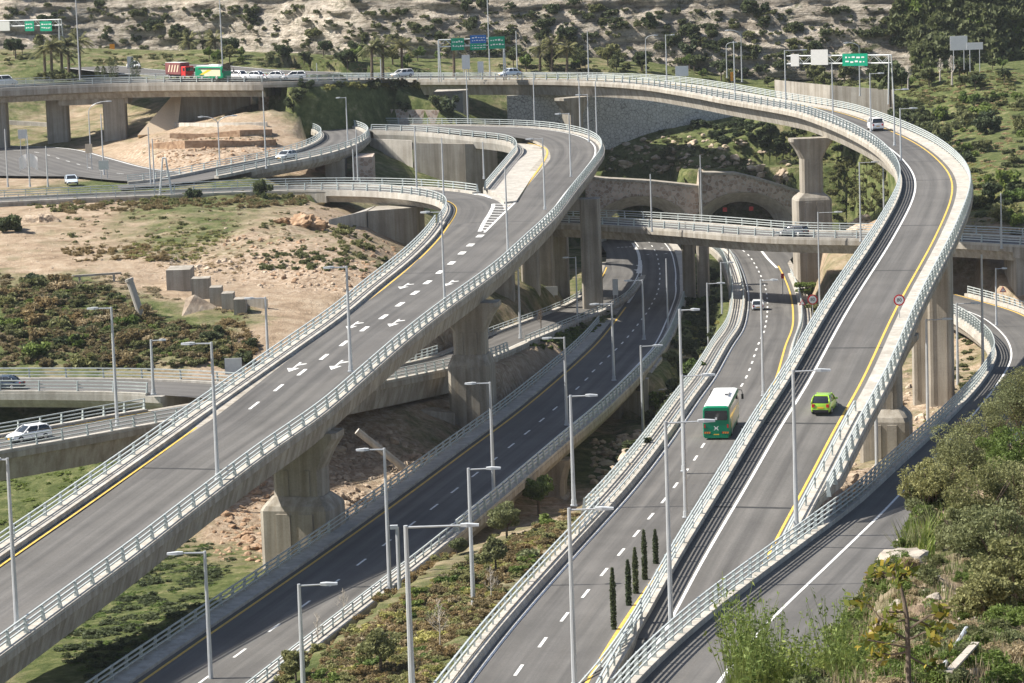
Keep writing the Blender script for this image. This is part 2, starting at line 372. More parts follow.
# ================================================================== ROAD GEOMETRY
P1=Path([(-60,690,.5),(8,641,1),(56,605,1.5),(118,561,2.1),(167.6,522.8,2.8),(212,489,3.6),(255,455.5,4.6),(309,417,5.9),(354,378.5,7),(405.5,335,8),(445,305,8.6),(486,275,9.1),(518,246.5,9.4),(549,217,9.7),(567,193.5,9.9),(587,169,10.1),(597,154,10.4),(594,143,10.7),(580,136,11),(560,131,11.4),(529,127.5,11.7),(480,125.7,12),(430,125.2,12.1),(372,125,12.2),(300,125,12.2)])
P2=Path([(640,760,-2),(705,680,-.6),(767,560,2.0),(818,460,5.6),(830,437,6.4),(861,380,8.6),(897.5,306,10.6),(935.6,235.6,12.9),(951.7,195,14.1),(950,176,14.5),(935.6,158,14.9),(915,143,15.3),(886,129,15.7),(860,119,16),(833,111,16.2),(789,103.5,16.5),(760,98.5,16.8),(720,91.5,17.1),(661,83.5,17.5),(588,80,17.8),(500,79.5,18),(440,80,18),(300,80,18.4)])
P3=Path([(430,730,.5),(500,637,.2),(560,568,-.3),(620,502,-1),(639,480,-1.4),(667,443,-2),(684,418,-2.5),(700,395,-3.2),(711,380,-3.7),(731,345,-5.5),(741,330,-6.4),(745.6,312,-7.7),(746.3,296,-8.9),(743.4,280,-9.8),(738,265,-10.4),(732.4,255,-10.8),(725,249,-11),(712,238,-11.2)])
P4=Path([(60,740,-4.4),(139,683,-4.4),(240,613.5,-4.7),(317.6,560,-5.0),(401,500,-5.2),(460,456,-5.3),(520,411,-5.5),(563,375,-6.2),(596.7,344,-7.6),(615,321.6,-8.7),(628,304,-9.7),(636,292,-10.5),(640,275,-10.9),(640,263,-11.1),(639,254,-11.3),(632.7,243,-11.5),(622,232,-11.6)])
P8=Path([(700,711,5.6),(721.5,678,5.2),(760,631,4.6),(833,560,3.3),(886,509,1.9),(924,468,.6),(965,424,-1.0),(994,389,-2.4),(1010,363,-3.1),(1011.7,352.7,-3.4),(1006,338,-4),(991,323,-4.5),(976.6,314.6,-4.9),(950,306,-5.3),(915,296,-5.6)])
P5=Path([(470,221,2),(540,224,2),(602,226.5,2),(681,232,2),(760,238.5,2),(856,240.5,2),(947,243,2),(1014,247,2),(1100,252,2)])
P6=Path([(-60,455,.6),(0,443,.9),(50,435,1),(117,421,1.2),(176,411.5,1.1),(250,399,.8),(330,385,0),(400,372,-1.2),(451,362,-2.6),(500,342,-5),(545,324.5,-7.3),(575,313,-8.7),(598,302,-9.6),(612,289,-10.3),(621,275,-10.9),(625,262,-11.2),(625,252,-11.4),(618,240,-11.5)],zsmooth=90)
P7=Path([(-60,386,1.2),(60,386,1.2),(150,386.5,1.2),(205,389,1.2),(260,395,.9)])
P9=Path([(-60,94,21),(0,91,21),(88,87,21),(180,85,21),(260,84.3,21),(330,83.3,20.6),(400,81.5,19.6)])
P10=Path([(240,123.5,11.5),(290,123.5,12),(322,126.5,12.3),(342,132.5,12.3),(343,140.5,12.2),(322,150.5,12),(285,160,11.6),(240,169,11),(200,178,10.5),(160,184.5,10.2),(118,187,10.1)])
# yellow edge of the climbing flyover and the branch that leaves it to the left
yl=[P1.at(*P1.px(p)) for p in [(-60,610),(0,567),(95,500),(187,433),(263,379),(345.5,320.6),(380.6,291),(415.7,262),(439,238.6),(448,226),(454,217)]]
PB=Path([tuple(p) for p in yl]+[tuple(at(*p)) for p in [(456.5,210.5,9.8),(455.5,206,9.85),(449,201.3,9.9),(435,197.5,9.95),(420,195,10),(398,192.8,10),(357,191,10),(300,190.8,10),(240,192.6,10),(170,195.6,10),(100,198.3,10),(0,203,10),(-80,207,10)]],world=True,smooth=5)
YL=fn((0,-8.3),(28,-8.3),(66,-8.6),(118,-8.5),(138,-9.3),(163,-10.2),(187,-11.1),(205,-11.4),(206,-7.3),(234,-6.6),(304,-7.3),(343,-9),(362,-14),(433,-19))
qB=PB.loc(P1.at(196,-11.2))[0]        # station on the branch where it leaves
QB_end=PB.loc(at(330,191,10))[0]
def pxstrip(mb,p,pts,w,dz=.012,n=6):
    W=[p.at(*p.px(q)) for q in pts]
    W=resample(catmull(W,1.),1.5) if len(W)>2 else np.array(W)
    T=np.gradient(W,axis=0)[:,:2]; T/=np.linalg.norm(T,axis=1)[:,None]; V=[];F=[]
    for i,(x,t) in enumerate(zip(W,T)):
        V+=[(x[0]+t[1]*w/2,x[1]-t[0]*w/2,x[2]+dz),(x[0]-t[1]*w/2,x[1]+t[0]*w/2,x[2]+dz)]
        if i: F.append((2*i-2,2*i-1,2*i+1,2*i))
    return mb.add(V,F)
def joint(root,p,pxs,a,b):
    for q in pxs:
        mb=MB(); strip(mb,p,a,b,.006,q-.16,q+.16); mb.build('expansion_joint','joint',root)
def pier(root,pos,zt,yaw,wc,dc,wt,wp,dp,hp,label=None,flare=3.2):
    """flared column on a wide chamfered pedestal; local x across the road, y along it"""
    x,y,zb=pos; co,si=math.cos(yaw-math.pi/2),math.sin(yaw-math.pi/2)
    def R(w,d,z,c=.35):
        w/=2;d/=2; pts=[(-w+c,-d),(w-c,-d),(w,-d+c),(w,d-c),(w-c,d),(-w+c,d),(-w,d-c),(-w,-d+c)]
        return [(x+a*co-b*si,y+a*si+b*co,z) for a,b in pts]
    m=MB(); m.loft([R(wc,dc,zb+hp*.6),R(wc,dc,zt-flare),R(wc+(wt-wc)*.45,dc*1.02,zt-flare*.55),R(wt,dc*1.08,zt-.5),R(wt,dc*1.08,zt)])
    for s in (-1,1):
        for t in (-1,1):
            a,b=s*wc*.22,t*(dc/2+.02); m.box((x+a*co-b*si,y+a*si+b*co,(zb+hp+zt-flare)/2),(wc*.10,.16,zt-flare-zb-hp-.1),yaw-math.pi/2)
    o=m.build('pier','concrete_pier',root,label=label)
    if wp:
        m=MB(); m.loft([R(wp,dp,zb-3),R(wp,dp,zb+hp-1.1),R(wp*.93,dp*.93,zb+hp-.7),R(wc*1.08,dc*1.06,zb+hp)])
        for s in (-1,1):
            for t in (-1,1):
                a,b=s*wp*.16,t*(dp/2+.03); m.box((x+a*co-b*si,y+a*si+b*co,zb+hp/2-2),(wp*.20,.25,hp+1.3),yaw-math.pi/2)
        m.build('pedestal','concrete_pier',o)
    return o
def column(root,pos,zt,w,d,yaw=0.,name='column',mat='concrete_pier'):
    x,y,zb=pos; m=MB(); c=.25; co,si=math.cos(yaw),math.sin(yaw); a,b=w/2,d/2
    pts=[(-a+c,-b),(a-c,-b),(a,-b+c),(a,b-c),(a-c,b),(-a+c,b),(-a,b-c),(-a,-b+c)]
    poly=[(x+u*co-v*si,y+u*si+v*co) for u,v in pts]
    m.prism(poly,zb-3,zt)
    for s in (-.3,.3):
        u,v=s*w,-b-.03; m.box((x+u*co-v*si,y+u*si+v*co,(zb+zt)/2),(.16,.10,zt-zb-.4),yaw)
    return m.build(name,mat,root)
def wall_px(mb,pts,t=.6):
    """vertical wall through ground points (px,py,z_bottom,z_top), with thickness away from the camera"""
    W=[at(a,b,c) for a,b,c,_ in pts]; V=[];F=[]
    for (w,p) in zip(W,pts):
        V+=[(w[0],w[1],p[2]-3),(w[0],w[1],p[3]),(w[0],w[1]+t,p[3]),(w[0],w[1]+t,p[2]-3)]
    n=len(W)
    for i in range(n-1):
        a,b=4*i,4*i+4
        for k in range(4): F.append((a+k,a+(k+1)%4,b+(k+1)%4,b+k))
    F+=[(0,1,2,3),tuple(4*n-4+k for k in range(4))]
    return mb.add(V,F)
# ------------------------------------------------------------------ climbing flyover on the left
r1=thing('flyover','two lane flyover with white merge arrows, climbing from lower left and curling left','flyover',tuple(P1.at(0)))
m=MB(); strip(m,P1,YL,.35,0); m.build('asphalt','asphalt',r1)
deck(r1,P1,lambda q:max(YL(q)-(2.3 if q<200 else 1.8),-13.5 if q<200 else -9.),1.25,0,P1.L-6,.5,2.6,.75)
kerb(r1,P1,.35,1.22,.22)
rail(r1,P1,.75,0,P1.L,.22,1.05,(.30,.62,.97),3.0)
m=MB(); strip(m,P1,-.42,-.17,.012,150); dq=[P1.px(p) for p in [(254,405),(278.7,388),(302,372),(324,357),(344,343),(364.5,329),(383.5,317),(400,304.5),(415,293),(427.5,282.5),(440,272),(451.5,263),(462,253),(470.5,245),(480,236)]]
for i,(q,o) in enumerate(dq): strip(m,P1,o-.13-.02*i,o+.13+.02*i,.012,q-1.4,q+1.4)
dd=np.mean(np.diff([q for q,_ in dq[:8]]))
# earlier dashes continue towards the lower left
pxstrip(m,P1,[(517.6,200),(502,215),(484.4,232.4)],.3)
pxstrip(m,P1,[(474.8,193.2),(484,195),(491,199.5),(493.3,205),(490,213),(484,222.5),(479.6,231.5)],.5)
pxstrip(m,P1,[(475.6,193.7),(453,204)],.7)
for k in range(11):
    t=k/10; pxstrip(m,P1,[(481+11.5*t,230-26*t),(486.5+25*t,230.5-26*t)],.55)
for p in [(404.6,286),(353,325),(295,366.6),(449.5,283),(394.6,323),(337,365)]:
    q,o=P1.px(p); strip(m,P1,o-.10,o+.10,.012,q-.6,q+2.2)
    A=[P1.at(q-2.3,o,.012),P1.at(q-.6,o+.6,.012),P1.at(q-.6,o-.6,.012)]; m.add(A,[(0,1,2)])
    B=[P1.at(q+.6,o+.08,.012),P1.at(q+1.2,o+.75,.012),P1.at(q+1.6,o+.75,.012),P1.at(q+1.3,o+.08,.012)]; m.add(B,[(0,1,2,3)])
m.build('white_marking','paint_white',r1)
m=MB(); strip(m,PB,-.10,.10,.014,0,PB.loc(at(447,200,9.9))[0]); pxstrip(m,P1,[(516,202),(530,181),(544,161),(547.3,152),(545,148),(538,145.3),(528,143)],.28); m.build('yellow_marking','paint_yellow',r1)
kerb(r1,PB,-.95,-.50,.36,0,qB+8,'inner_barrier'); kerb(r1,PB,-2.1,-1.0,.20,0,qB+8,'walkway')
rail(r1,PB,-1.75,0,qB+8,.2,1.05,(.30,.62,.97),3.0,side=-1)
joint(r1,P1,[P1.px((445,250))[0]-22,P1.px((200,470))[0],P1.px((497,222))[0]],YL,.3)
# gore island
G=[(516.5,201.5),(530,181),(544,161),(547,152),(545,148),(538,145.3),(525,142.5),(512,143),(518.5,149),(513,157),(500,171),(483,188.5),(492,192.5),(500,197),(504,203)]
mg=MB(); W=[at(a,b,9.95) for a,b in G]; mg.prism([(w[0],w[1]) for w in W],9.2,10.08); mg.build('gore_island','concrete_light',r1)
# inner rail of the upper curve
PG=Path([(486,190,10.05),(500,173,10.05),(511,160,10.05),(517,151,10.4),(512,145,10.7),(503,141.8,11.),(474,137.5,11.6),(416,132.5,12.),(372,131.5,12.1)],smooth=3)
kerb(r1,PG,-.35,.35,.25,0,PG.L); rail(r1,PG,0,0,PG.L,.25,1.05,(.30,.62,.97),3.2,side=-1)
mg=MB(); sweep(mg,PG,[(-.4,-.02),(1.2,-.02),(1.2,-1.7),(-.1,-1.7),(-.4,-.5)],8,PG.L-.5); mg.build('edge_girder','concrete_light',r1)
yw=P1.yaw
for px,py,zb,dc in [((305),556,-7.5,3.0)]:
    b=at(px,py,zb); q,o,z=P1.loc(b); pier(r1,b,z-2.5,P1.yaw(q),4.4,3.0,7.4,6.4,5.2,5.6)
b=at(474,425,-7.2); q,o,z=P1.loc(b); pier(r1,b,z-2.5,P1.yaw(q),3.5,3.0,6.6,4.6,4.6,8.0)
# portal frame over the slip road
pc=at(593.5,321,-11); qz=P1.loc(pc)
column(r1,pc,7.3,2.9,3.2,-.1,'portal_column')
m=MB(); m.box((pc[0]-4.3,pc[1]+.3,6.45),(5.6,2.9,1.7),-.05); m.build('crossbeam','concrete_pier',r1)
for px,py,w in [(506,324,1.9),(532,311,1.8),(547,299,1.7),(562,290,1.6)]:
    c=at(px,py,-9.5); column(r1,c,P1.loc(c)[2]-2.4,w*1.5,2.4,-.1,'column')
# ------------------------------------------------------------------ branch road to the left
rb=thing('bridge','low single lane bridge leaving the climbing flyover to the left above the bare earth slope','bridge',tuple(PB.at(qB)))
m=MB(); strip(m,PB,-.5,6.4,-.012,qB-3,PB.L); m.build('asphalt','asphalt',rb)
deck(rb,PB,-1.7,8.0,qB+6,QB_end,.6,1.6,.8,'concrete_light')
m=MB(); sweep(m,PB,rect(-1.6,8.0,-1.6,-.04),QB_end,PB.L); m.build('roadside_wall','concrete',rb)
kerb(rb,PB,-1.65,-.6,.25,qB+6,PB.L); kerb(rb,PB,6.6,7.9,.25,PB.loc(at(476,193,10))[0],PB.L)
rail(rb,PB,-1.3,qB+8,PB.L,.25,1.05,(.30,.62,.97),2.8,side=-1); QR=PB.loc(at(476,193,10))[0]
rail(rb,PB,7.3,QR,PB.L,.25,1.05,(.30,.62,.97),3.0)
c0=at(366,236,4.8); 
m=MB(); A=at(327,222,8.3); B=at(366,240,4.5); C=at(416,250,3.0)
m.prism([(A[0],A[1]+4),(B[0],B[1]+4),(B[0]+1,B[1]+12),(A[0]+3,A[1]+12)],2,9.9-1.65); m.build('abutment','concrete_light',rb)
m=MB(); m.prism([(B[0]+.2,B[1]+4.1),(C[0],C[1]+9),(C[0]+1,C[1]+13),(B[0]+1.2,B[1]+11.9)],0,9.9-1.7); m.build('abutment_wall','concrete_pier',rb)
# ------------------------------------------------------------------ long curving flyover on the right
r2=thing('flyover','long high flyover with the lime green car, sweeping round from right to far left','flyover',tuple(P2.at(0)))
RS2=P2.loc(at(832,455,6.7))[0]
m=MB(); strip(m,P2,-6.0,.55,0,0,P2.L); m.build('asphalt','asphalt',r2)
E2=fn((0,1.6),(RS2-3,1.6),(RS2,2.5))
deck(r2,P2,-6.7,E2,0,P2.L-2,.6,2.7,.9,'concrete')
kerb(r2,P2,.55,plus(E2,-.05),.16,0,P2.L,'walkway'); kerb(r2,P2,-6.6,-6.0,.34,0,P2.L,'parapet')
rail(r2,P2,2.15,RS2-4,P2.L,.16,1.15,(.28,.52,.76,1.0),2.6); rail(r2,P2,-6.25,0,P2.L,.34,1.3,(.25,.5,.75,1.0),3.0,side=-1,bar=.085)
rail(r2,P2,.85,0,RS2+16,.16,.85,(.55,.95),3.5,'plain',1,'safety_rail')
m=MB(); strip(m,P2,-4.52,-4.31,.012); m.build('white_marking','paint_white',r2)
m=MB(); strip(m,P2,-.10,.10,.012); m.build('yellow_marking','paint_yellow',r2)
joint(r2,P2,[P2.px(p)[0] for p in [(700,640),(790,510),(800,425),(845,348),(890,270),(925,225),(930,180),(905,150)]],-5.9,.5)
for px,py,zb,w,d,wt,wp,dp,hp in [(887,466,-4.5,3.0,2.6,6.2,4.6,4.4,5.6),(813.5,285,-9.8,3.3,3.0,6.6,5.6,4.6,14.6),(577,253,-15,3.4,3,7.0,5.2,4.6,10)]:
    b=at(px,py,zb); q,o,z=P2.loc(b); pier(r2,b,z-2.65,P2.yaw(q),w,d,wt,wp,dp,hp)
b=at(942,402,-6); column(r2,b,P2.loc(b)[2]-.9,2.5,3.4,-.25,'portal_column')
b=at(926,398,-6); column(r2,b,P2.loc(b)[2]-2.5,2.6,3.4,-.25,'portal_column')
m=MB(); cs=[P2.at(RS2-2.5,-5.5),P2.at(RS2-2.5,1.5),P2.at(RS2+2.5,1.9),P2.at(RS2+2.5,-5.5)]; m.prism([(c[0],c[1]) for c in cs],-5,cs[0][2]-.75); m.build('abutment','stone_pink',r2)
# far abutment wall at the left end
m=MB(); A=at(457,104,14.5); B=at(545,112,13); m.prism([(A[0]-4.5,A[1]),(A[0]+1.2,A[1]-4),(A[0]+2.2,A[1]+8),(A[0]-4,A[1]+10)],8,16.9); m.build('abutment','concrete_light',r2)
# ------------------------------------------------------------------ main road with the bus
B3=fn((0,-1.2),(62,-1.2),(80,-2.5))
g3=MB(); sweep(g3,P3,rect(B3,9.2,-1.6,-.03)); rd=g3.build('road_base','concrete'); struct(rd)
m=MB(); strip(m,P3,0,fn((0,9.2),(170,8.2),(280,7.4),(340,8.4),(371,13)),0); struct(m.build('road','asphalt'))
RY3=fn((0,7.6),(150,7.3),(223,6.7),(338,6.6),(371,6.2))
m=MB(); D3=[P3.px(p) for p in [(519,670),(544,641),(565.6,616),(587.5,591.6),(606,570),(623,550),(638,531.7),(652,515),(675,486),(695,459),(702,447),(744,382),(752,363)]]
o3=fn(*[(q,o) for q,o in D3],(232,3.05),(302,3.1),(365,2.7)); q=D3[0][0]-16
while q<P3.L-4: strip(m,P3,o3(q)-.11,o3(q)+.11,.012,q-1.5,q+1.5); q+=7.95
strip(m,P3,.25,.45,.012); pxstrip(m,P3,[(777,268),(768,259),(761.7,251),(757,246)],.45)
struct(m.build('road_marking_white','paint_white'))
m=MB(); strip(m,P3,plus(RY3,-.12),plus(RY3,.12),.012,0,P3.px((776,266))[0]); struct(m.build('road_marking_yellow','paint_yellow'))
lab='double guardrail on a pale concrete barrier along the left edge of the bus road'
m=MB(); sweep(m,P3,[(-.70,-.027),(-.06,-.027),(-.12,.2),(-.22,.42),(-.50,.42),(-.70,.2)]); ba=m.build('barrier','concrete_light'); tag(ba,'pale concrete barrier beside the left lane of the bus road','barrier')
gr=thing('guardrail',lab,'guardrail',tuple(P3.at(0,-1.8)))
kerb(gr,P3,-2.4,-.72,.22,72,P3.L); rail(gr,P3,-2.0,72,P3.L,.22,1.05,(.30,.62,.97),2.4,side=-1); kerb(gr,P3,-1.15,-.72,.3,0,71.5); rail(gr,P3,-.85,0,72,.3,1.0,(.55,1.0),2.2,'plain',-1)
m=MB(); rail(gr,P3,-.4,60,P3.L,.42,.45,(.95,),3.0,'plain',-1,'barrier_rail')
gr=thing('guardrail','grey guardrail with yellow reflectors on the right edge of the bus road, beside the cypresses','guardrail',tuple(P3.at(0,8.3)))
kerb(gr,P3,plus(RY3,.75),plus(RY3,1.6),.30,0,P3.px((783,275))[0]); rail(gr,P3,plus(RY3,1.2),0,P3.px((783,275))[0],.3,.75,(.4,.95),3.0,'plain')
# ------------------------------------------------------------------ shaded road left of it (R4)
r4=thing('viaduct','two lane dark shaded viaduct road passing beneath the climbing flyover towards the left tunnel','viaduct',tuple(P4.at(0)))
W4=fn((0,8.3),(60,8.4),(120,8.3),(200,8.6),(273,7.4),(300,6.7),(380,6.4)); Q4=P4.px((640,372))[0]
m=MB(); strip(m,P4,fn((0,-.55),(270,-.6),(300,-4),(380,-6.4)),W4,0); m.build('asphalt','asphalt',r4)
deck(r4,P4,-2.5,plus(W4,1.3),60,Q4,.6,2.0,.7)
m=MB(); sweep(m,P4,[(-2.4,-.04),(plus(W4,1.2),-.04),(plus(W4,1.2),-1.5),(-2.4,-1.5)],0,60); m.build('road_base','concrete',r4); m=MB(); sweep(m,P4,[(-2.4,-.04),(plus(W4,1.2),-.04),(plus(W4,1.2),-1.5),(-2.4,-1.5)],Q4,P4.L); m.build('road_base','concrete',r4)
Q4l=P4.px((612,324))[0]
kerb(r4,P4,-2.4,-.6,.2,0,Q4l,'walkway'); kerb(r4,P4,W4,plus(W4,1.25),.25,0,P4.L)
rail(r4,P4,-1.95,0,Q4l,.2,1.05,(.30,.62,.97),3.0,side=-1); rail(r4,P4,plus(W4,.8),70,P4.px((676,300))[0],.25,1.05,(.30,.62,.97),2.6)
rail(r4,P4,plus(W4,.5),0,70,.25,.75,(.3,.95),2.6,'plain')
m=MB(); D4=[P4.px(p) for p in [(270,631),(304,605),(335.7,582),(360,563.4),(384,545),(429,511),(448.5,495),(498,456.7),(512,445),(547.5,415),(584,382),(596.7,367),(646.6,313),(659,286),(660,276),(656,253)]]
o4=fn(*D4); q=D4[0][0]-24
while q<P4.L: strip(m,P4,o4(q)-.1,o4(q)+.1,.012,q-1.4,q+1.4); q+=8.35
strip(m,P4,plus(W4,-.75),plus(W4,-.55),.012)
pxstrip(m,P4,[(621,300),(632,286),(638.5,270),(639.5,260),(638,252),(632.7,243)],.5); pxstrip(m,P4,[(628,303),(637,288),(641,270),(640.5,260)],.4)
for k in range(8):
    t=k/7; a=(624+14*t,297-32*t); pxstrip(m,P4,[a,(a[0]+6.5-4*t,a[1]+1.)],.9)
for k in range(5): pxstrip(m,P4,[(617+4*k,247.5-.2*k),(619.5+4*k,247.4-.2*k)],.5)
for p in [(645,248.5),(662,248),(648,254.5),(666,253.5)]: pxstrip(m,P4,[(p[0]-1.2,p[1]),(p[0]+1.2,p[1])],.6)
m.build('white_marking','paint_white',r4)
m=MB(); strip(m,P4,-.12,.12,.012,0,P4.px((626,307))[0]); m.build('yellow_marking','paint_yellow',r4)
q=P4.px((570,440))[0]; b=P4.at(q,W4(q)-1.0); pier(r4,(b[0],b[1],-12.6),b[2]-1.95,P4.yaw(q),2.7,2.4,3.9,4.4,3.6,1.6,flare=2.4)
b=at(512,508,-8); 
# abutment: wall with wing, facing the camera side
A=P4.at(Q4-2,W4(Q4)+1.0); B=P4.at(Q4-2,-2.); n=P4.T[int(Q4/2)]
m=MB(); m.prism([(A[0],A[1]),(B[0],B[1]),(B[0]+n[0]*5,B[1]+n[1]*5),(A[0]+n[0]*5,A[1]+n[1]*5)],-16,A[2]-2.05); m.build('abutment','concrete_pier',r4)
A2=P4.at(Q4+16,W4(Q4+16)+1.15); A1=P4.at(Q4-2,W4(Q4)+1.15)
m=MB(); m.prism([(A1[0],A1[1]),(A1[0]+.5,A1[1]),(A2[0]+.5,A2[1]),(A2[0],A2[1])],-16,A1[2]-.62); m.build('wing_wall','concrete_light',r4)
# ------------------------------------------------------------------ slip
r6=thing('ramp','single lane ramp with the white hatchback, running under the climbing flyover','ramp',tuple(P6.at(0)))
m=MB(); strip(m,P6,-3.4,3.4,-.016); m.build('asphalt','asphalt',r6)
q6=P6.loc(at(455,362,-2.7))[0]
deck(r6,P6,-4.3,4.3,0,q6,.6,2.7,.35); m=MB(); sweep(m,P6,rect(-4.2,4.2,-1.4,-.05),q6,P6.L-40); m.build('road_base','concrete',r6)
q7=P6.loc(at(170,412,1.1))[0]; q8=P6.loc(at(245,400,.9))[0]
kerb(r6,P6,3.4,4.25,.22,0,P6.L-75); kerb(r6,P6,-4.25,-3.4,.22,0,q7); kerb(r6,P6,-4.25,-3.4,.22,q8,P6.L-60)
rail(r6,P6,3.85,0,q6+14,.22,1.05,(.30,.62,.97),2.6); rail(r6,P6,-3.85,0,q7,.22,1.05,(.30,.62,.97),2.6,side=-1); rail(r6,P6,-3.85,q8,q6+10,.22,1.05,(.30,.62,.97),2.8,side=-1)
rail(r6,P6,3.8,q6+30,P6.L-80,.2,.8,(.5,.95),3.5,'plain'); rail(r6,P6,-3.8,q6+22,P6.L-62,.2,.8,(.5,.95),3.5,'plain',-1)
m=MB(); strip(m,P6,-3.1,-2.9,.004,0,q7); m.build('yellow_marking','paint_yellow',r6); m=MB(); strip(m,P6,-3.1,-2.9,.004,P6.L-95,P6.L-50); m.build('yellow_marking','paint_yellow',r6)
m=MB(); strip(m,P6,2.8,3.0,.004); m.build('white_marking','paint_white',r6)
m=MB(); wall_px(m,[(366,449,-8.5,-3.9),(410,447,-8.6,-4.4),(456,444,-8.8,-5.4)],3.); m.build('abutment','concrete_pier',r6)
# ------------------------------------------------------------------ upper-left ground level approach (R7)
r7=thing('ramp','level approach road with the dark car, joining the ramp at the left edge','ramp',tuple(P7.at(0)))
m=MB(); strip(m,P7,-4,4,-.008); m.build('asphalt','asphalt',r7)
q=P7.loc(at(162,390,1.2))[0]
deck(r7,P7,-4.9,4.9,0,q+2,.7,1.6,.4,'concrete_light')
kerb(r7,P7,4,4.85,.22,0,q); kerb(r7,P7,-4.85,-4,.22,0,P7.L)
rail(r7,P7,4.4,0,q,.22,1.05,(.30,.62,.97),4.0); rail(r7,P7,-4.4,0,P7.L,.22,1.05,(.30,.62,.97),4.0,side=-1)
# ------------------------------------------------------------------ level bridge across the middle
r5=thing('bridge','straight level bridge crossing the middle of the view in front of the two tunnel mouths','bridge',tuple(P5.at(0)))
m=MB(); strip(m,P5,-9,-1.0,0); m.build('asphalt','asphalt',r5)
deck(r5,P5,-10.2,0,0,P5.loc(at(1012,247,2))[0],.7,2.0,.5); m=MB(); sweep(m,P5,rect(-10.1,-.1,-1.5,-.05),P5.loc(at(1012,247,2))[0]+.02,P5.L); m.build('road_base','concrete',r5)
kerb(r5,P5,-.95,-.05,.3); kerb(r5,P5,-10.15,-9.05,.3)
rail(r5,P5,-.45,0,P5.L,.3,1.1,(.34,.62,.97),3.2); rail(r5,P5,-9.8,0,P5.L,.3,1.1,(.34,.62,.97),3.2,side=-1)
m=MB(); strip(m,P5,-5.1,-4.95,.012); strip(m,P5,-1.4,-1.2,.012); m.build('white_marking','paint_white',r5)
for px,py,off in [(690,311,0),(704,303,2)]:
    b=at(px,py,-12.3); column(r5,(b[0],b[1],b[2]),-.05,1.9,2.4,0.,'column')
b=at(690,311,-12.3); m=MB(); m.box((b[0]-.5,b[1]+2.6,-.85),(2.6,8.5,1.7)); m.build('pier_cap','concrete_pier',r5)
b=at(795,300,-9.5)
m=MB(); A=at(1014,300,-5.5); m.prism([(A[0],P5.loc(A)[0]*0+P5.at(P5.loc(A)[0])[1]-1.0),(A[0]+22,P5.at(P5.loc(A)[0]+22)[1]-1.0),(A[0]+22,P5.at(P5.loc(A)[0]+22)[1]+9),(A[0],P5.at(P5.loc(A)[0])[1]+9)],-9,.9); m.build('abutment','concrete_pier',r5)
A=at(985,292,-5.6); m=MB(); m.box((A[0]-1.,P5.at(P5.loc(A)[0])[1]+12,-3),(13,1.2,8)); m.build('abutment_wall','stone_wall',r5)
# ------------------------------------------------------------------ right-hand ramp
r8=thing('ramp','S curved ramp at the far right, dropping from under the level bridge to the foreground','ramp',tuple(P8.at(0)))
L8=fn((0,-4.3),(6,-4.2),(42,-3.3),(78,-2.3),(124,-1.8),(163,-1.5),(190,-1.6),(203,-1.9),(217,-2.5),(246,-3.2)); R8=fn((0,6),(150,5.6),(246,5.8))
m=MB(); strip(m,P8,L8,R8,0); m.build('asphalt','asphalt',r8)
deck(r8,P8,plus(L8,-.9),plus(R8,.9),0,P8.L-10,.6,1.8,.4,'concrete_light')
kerb(r8,P8,plus(L8,-.6),L8,.36,0,P8.L-18,'parapet'); kerb(r8,P8,R8,plus(R8,.85),.4,100,P8.L-4,'parapet')
rail(r8,P8,plus(L8,-.25),0,P8.L-18,.36,1.3,(.25,.5,.75,1.0),2.4,side=-1,bar=.085); rail(r8,P8,plus(R8,.5),140,P8.L-4,.4,1.0,(.30,.62,.97),2.4)
m=MB(); strip(m,P8,-.10,.10,.012); m.build('white_marking','paint_white',r8)
m=MB(); strip(m,P8,plus(R8,-.5),plus(R8,-.25),.012); m.build('yellow_marking','paint_yellow',r8)
joint(r8,P8,[P8.px(p)[0] for p in [(880,548),(1015,372)]],L8,R8)
b=P8.at(P8.px((1004,336))[0]+6,-.5); column(r8,(b[0],b[1],-9),b[2]-1.8,2.6,2.0,.2,'column')
m=MB(); b=P8.at(P8.L-14,1); n=P8.T[-8]; t=P8.N[-8]
pa=[P8.at(P8.L-20,-2.6),P8.at(P8.L-20,6),P8.at(P8.L-6,6),P8.at(P8.L-6,-3.2)]; m.prism([(a[0],a[1]) for a in pa],-10,-7.0); m.build('abutment','concrete_light',r8)
# ------------------------------------------------------------------ far bridge top left
r9=thing('bridge','far level bridge in the upper left on two thick columns, with traffic behind its railing','bridge',tuple(P9.at(0)))
q9=P9.loc(at(262,84.3,21))[0]
m=MB(); strip(m,P9,-13,-1,0); m.build('asphalt','asphalt',r9)
deck(r9,P9,-14,0,0,q9,1.0,2.3,1.4); m=MB(); sweep(m,P9,rect(-13.9,-.1,-.5,-.06),q9,P9.L); m.build('road_base','concrete',r9)
kerb(r9,P9,-1,-.05,.5); kerb(r9,P9,-13.95,-13,.5)
rail(r9,P9,-.5,0,P9.L,.5,1.1,(.3,.62,.97),3.4); rail(r9,P9,-13.5,0,P9.L,.5,1.1,(.3,.62,.97),3.4,side=-1)
b=P9.at(P9.px((105,87))[0],-4); column(r9,(b[0],b[1],9.5),18.7,4.2,3.4,0,'column')
b=at(66,134,12); b=P9.at(P9.px((58,88))[0],-8); column(r9,(b[0],b[1],11),18.7,4.0,3.4,0,'column')
m=MB(); b=P9.at(P9.px((90,87))[0],-6); m.box((b[0],b[1],18.2),(13,7.5,1.2)); m.build('pier_cap','concrete_pier',r9)
b=P9.at(P9.px((1,91))[0],-5); column(r9,(b[0],b[1],10),18.7,3.4,4,0,'column')
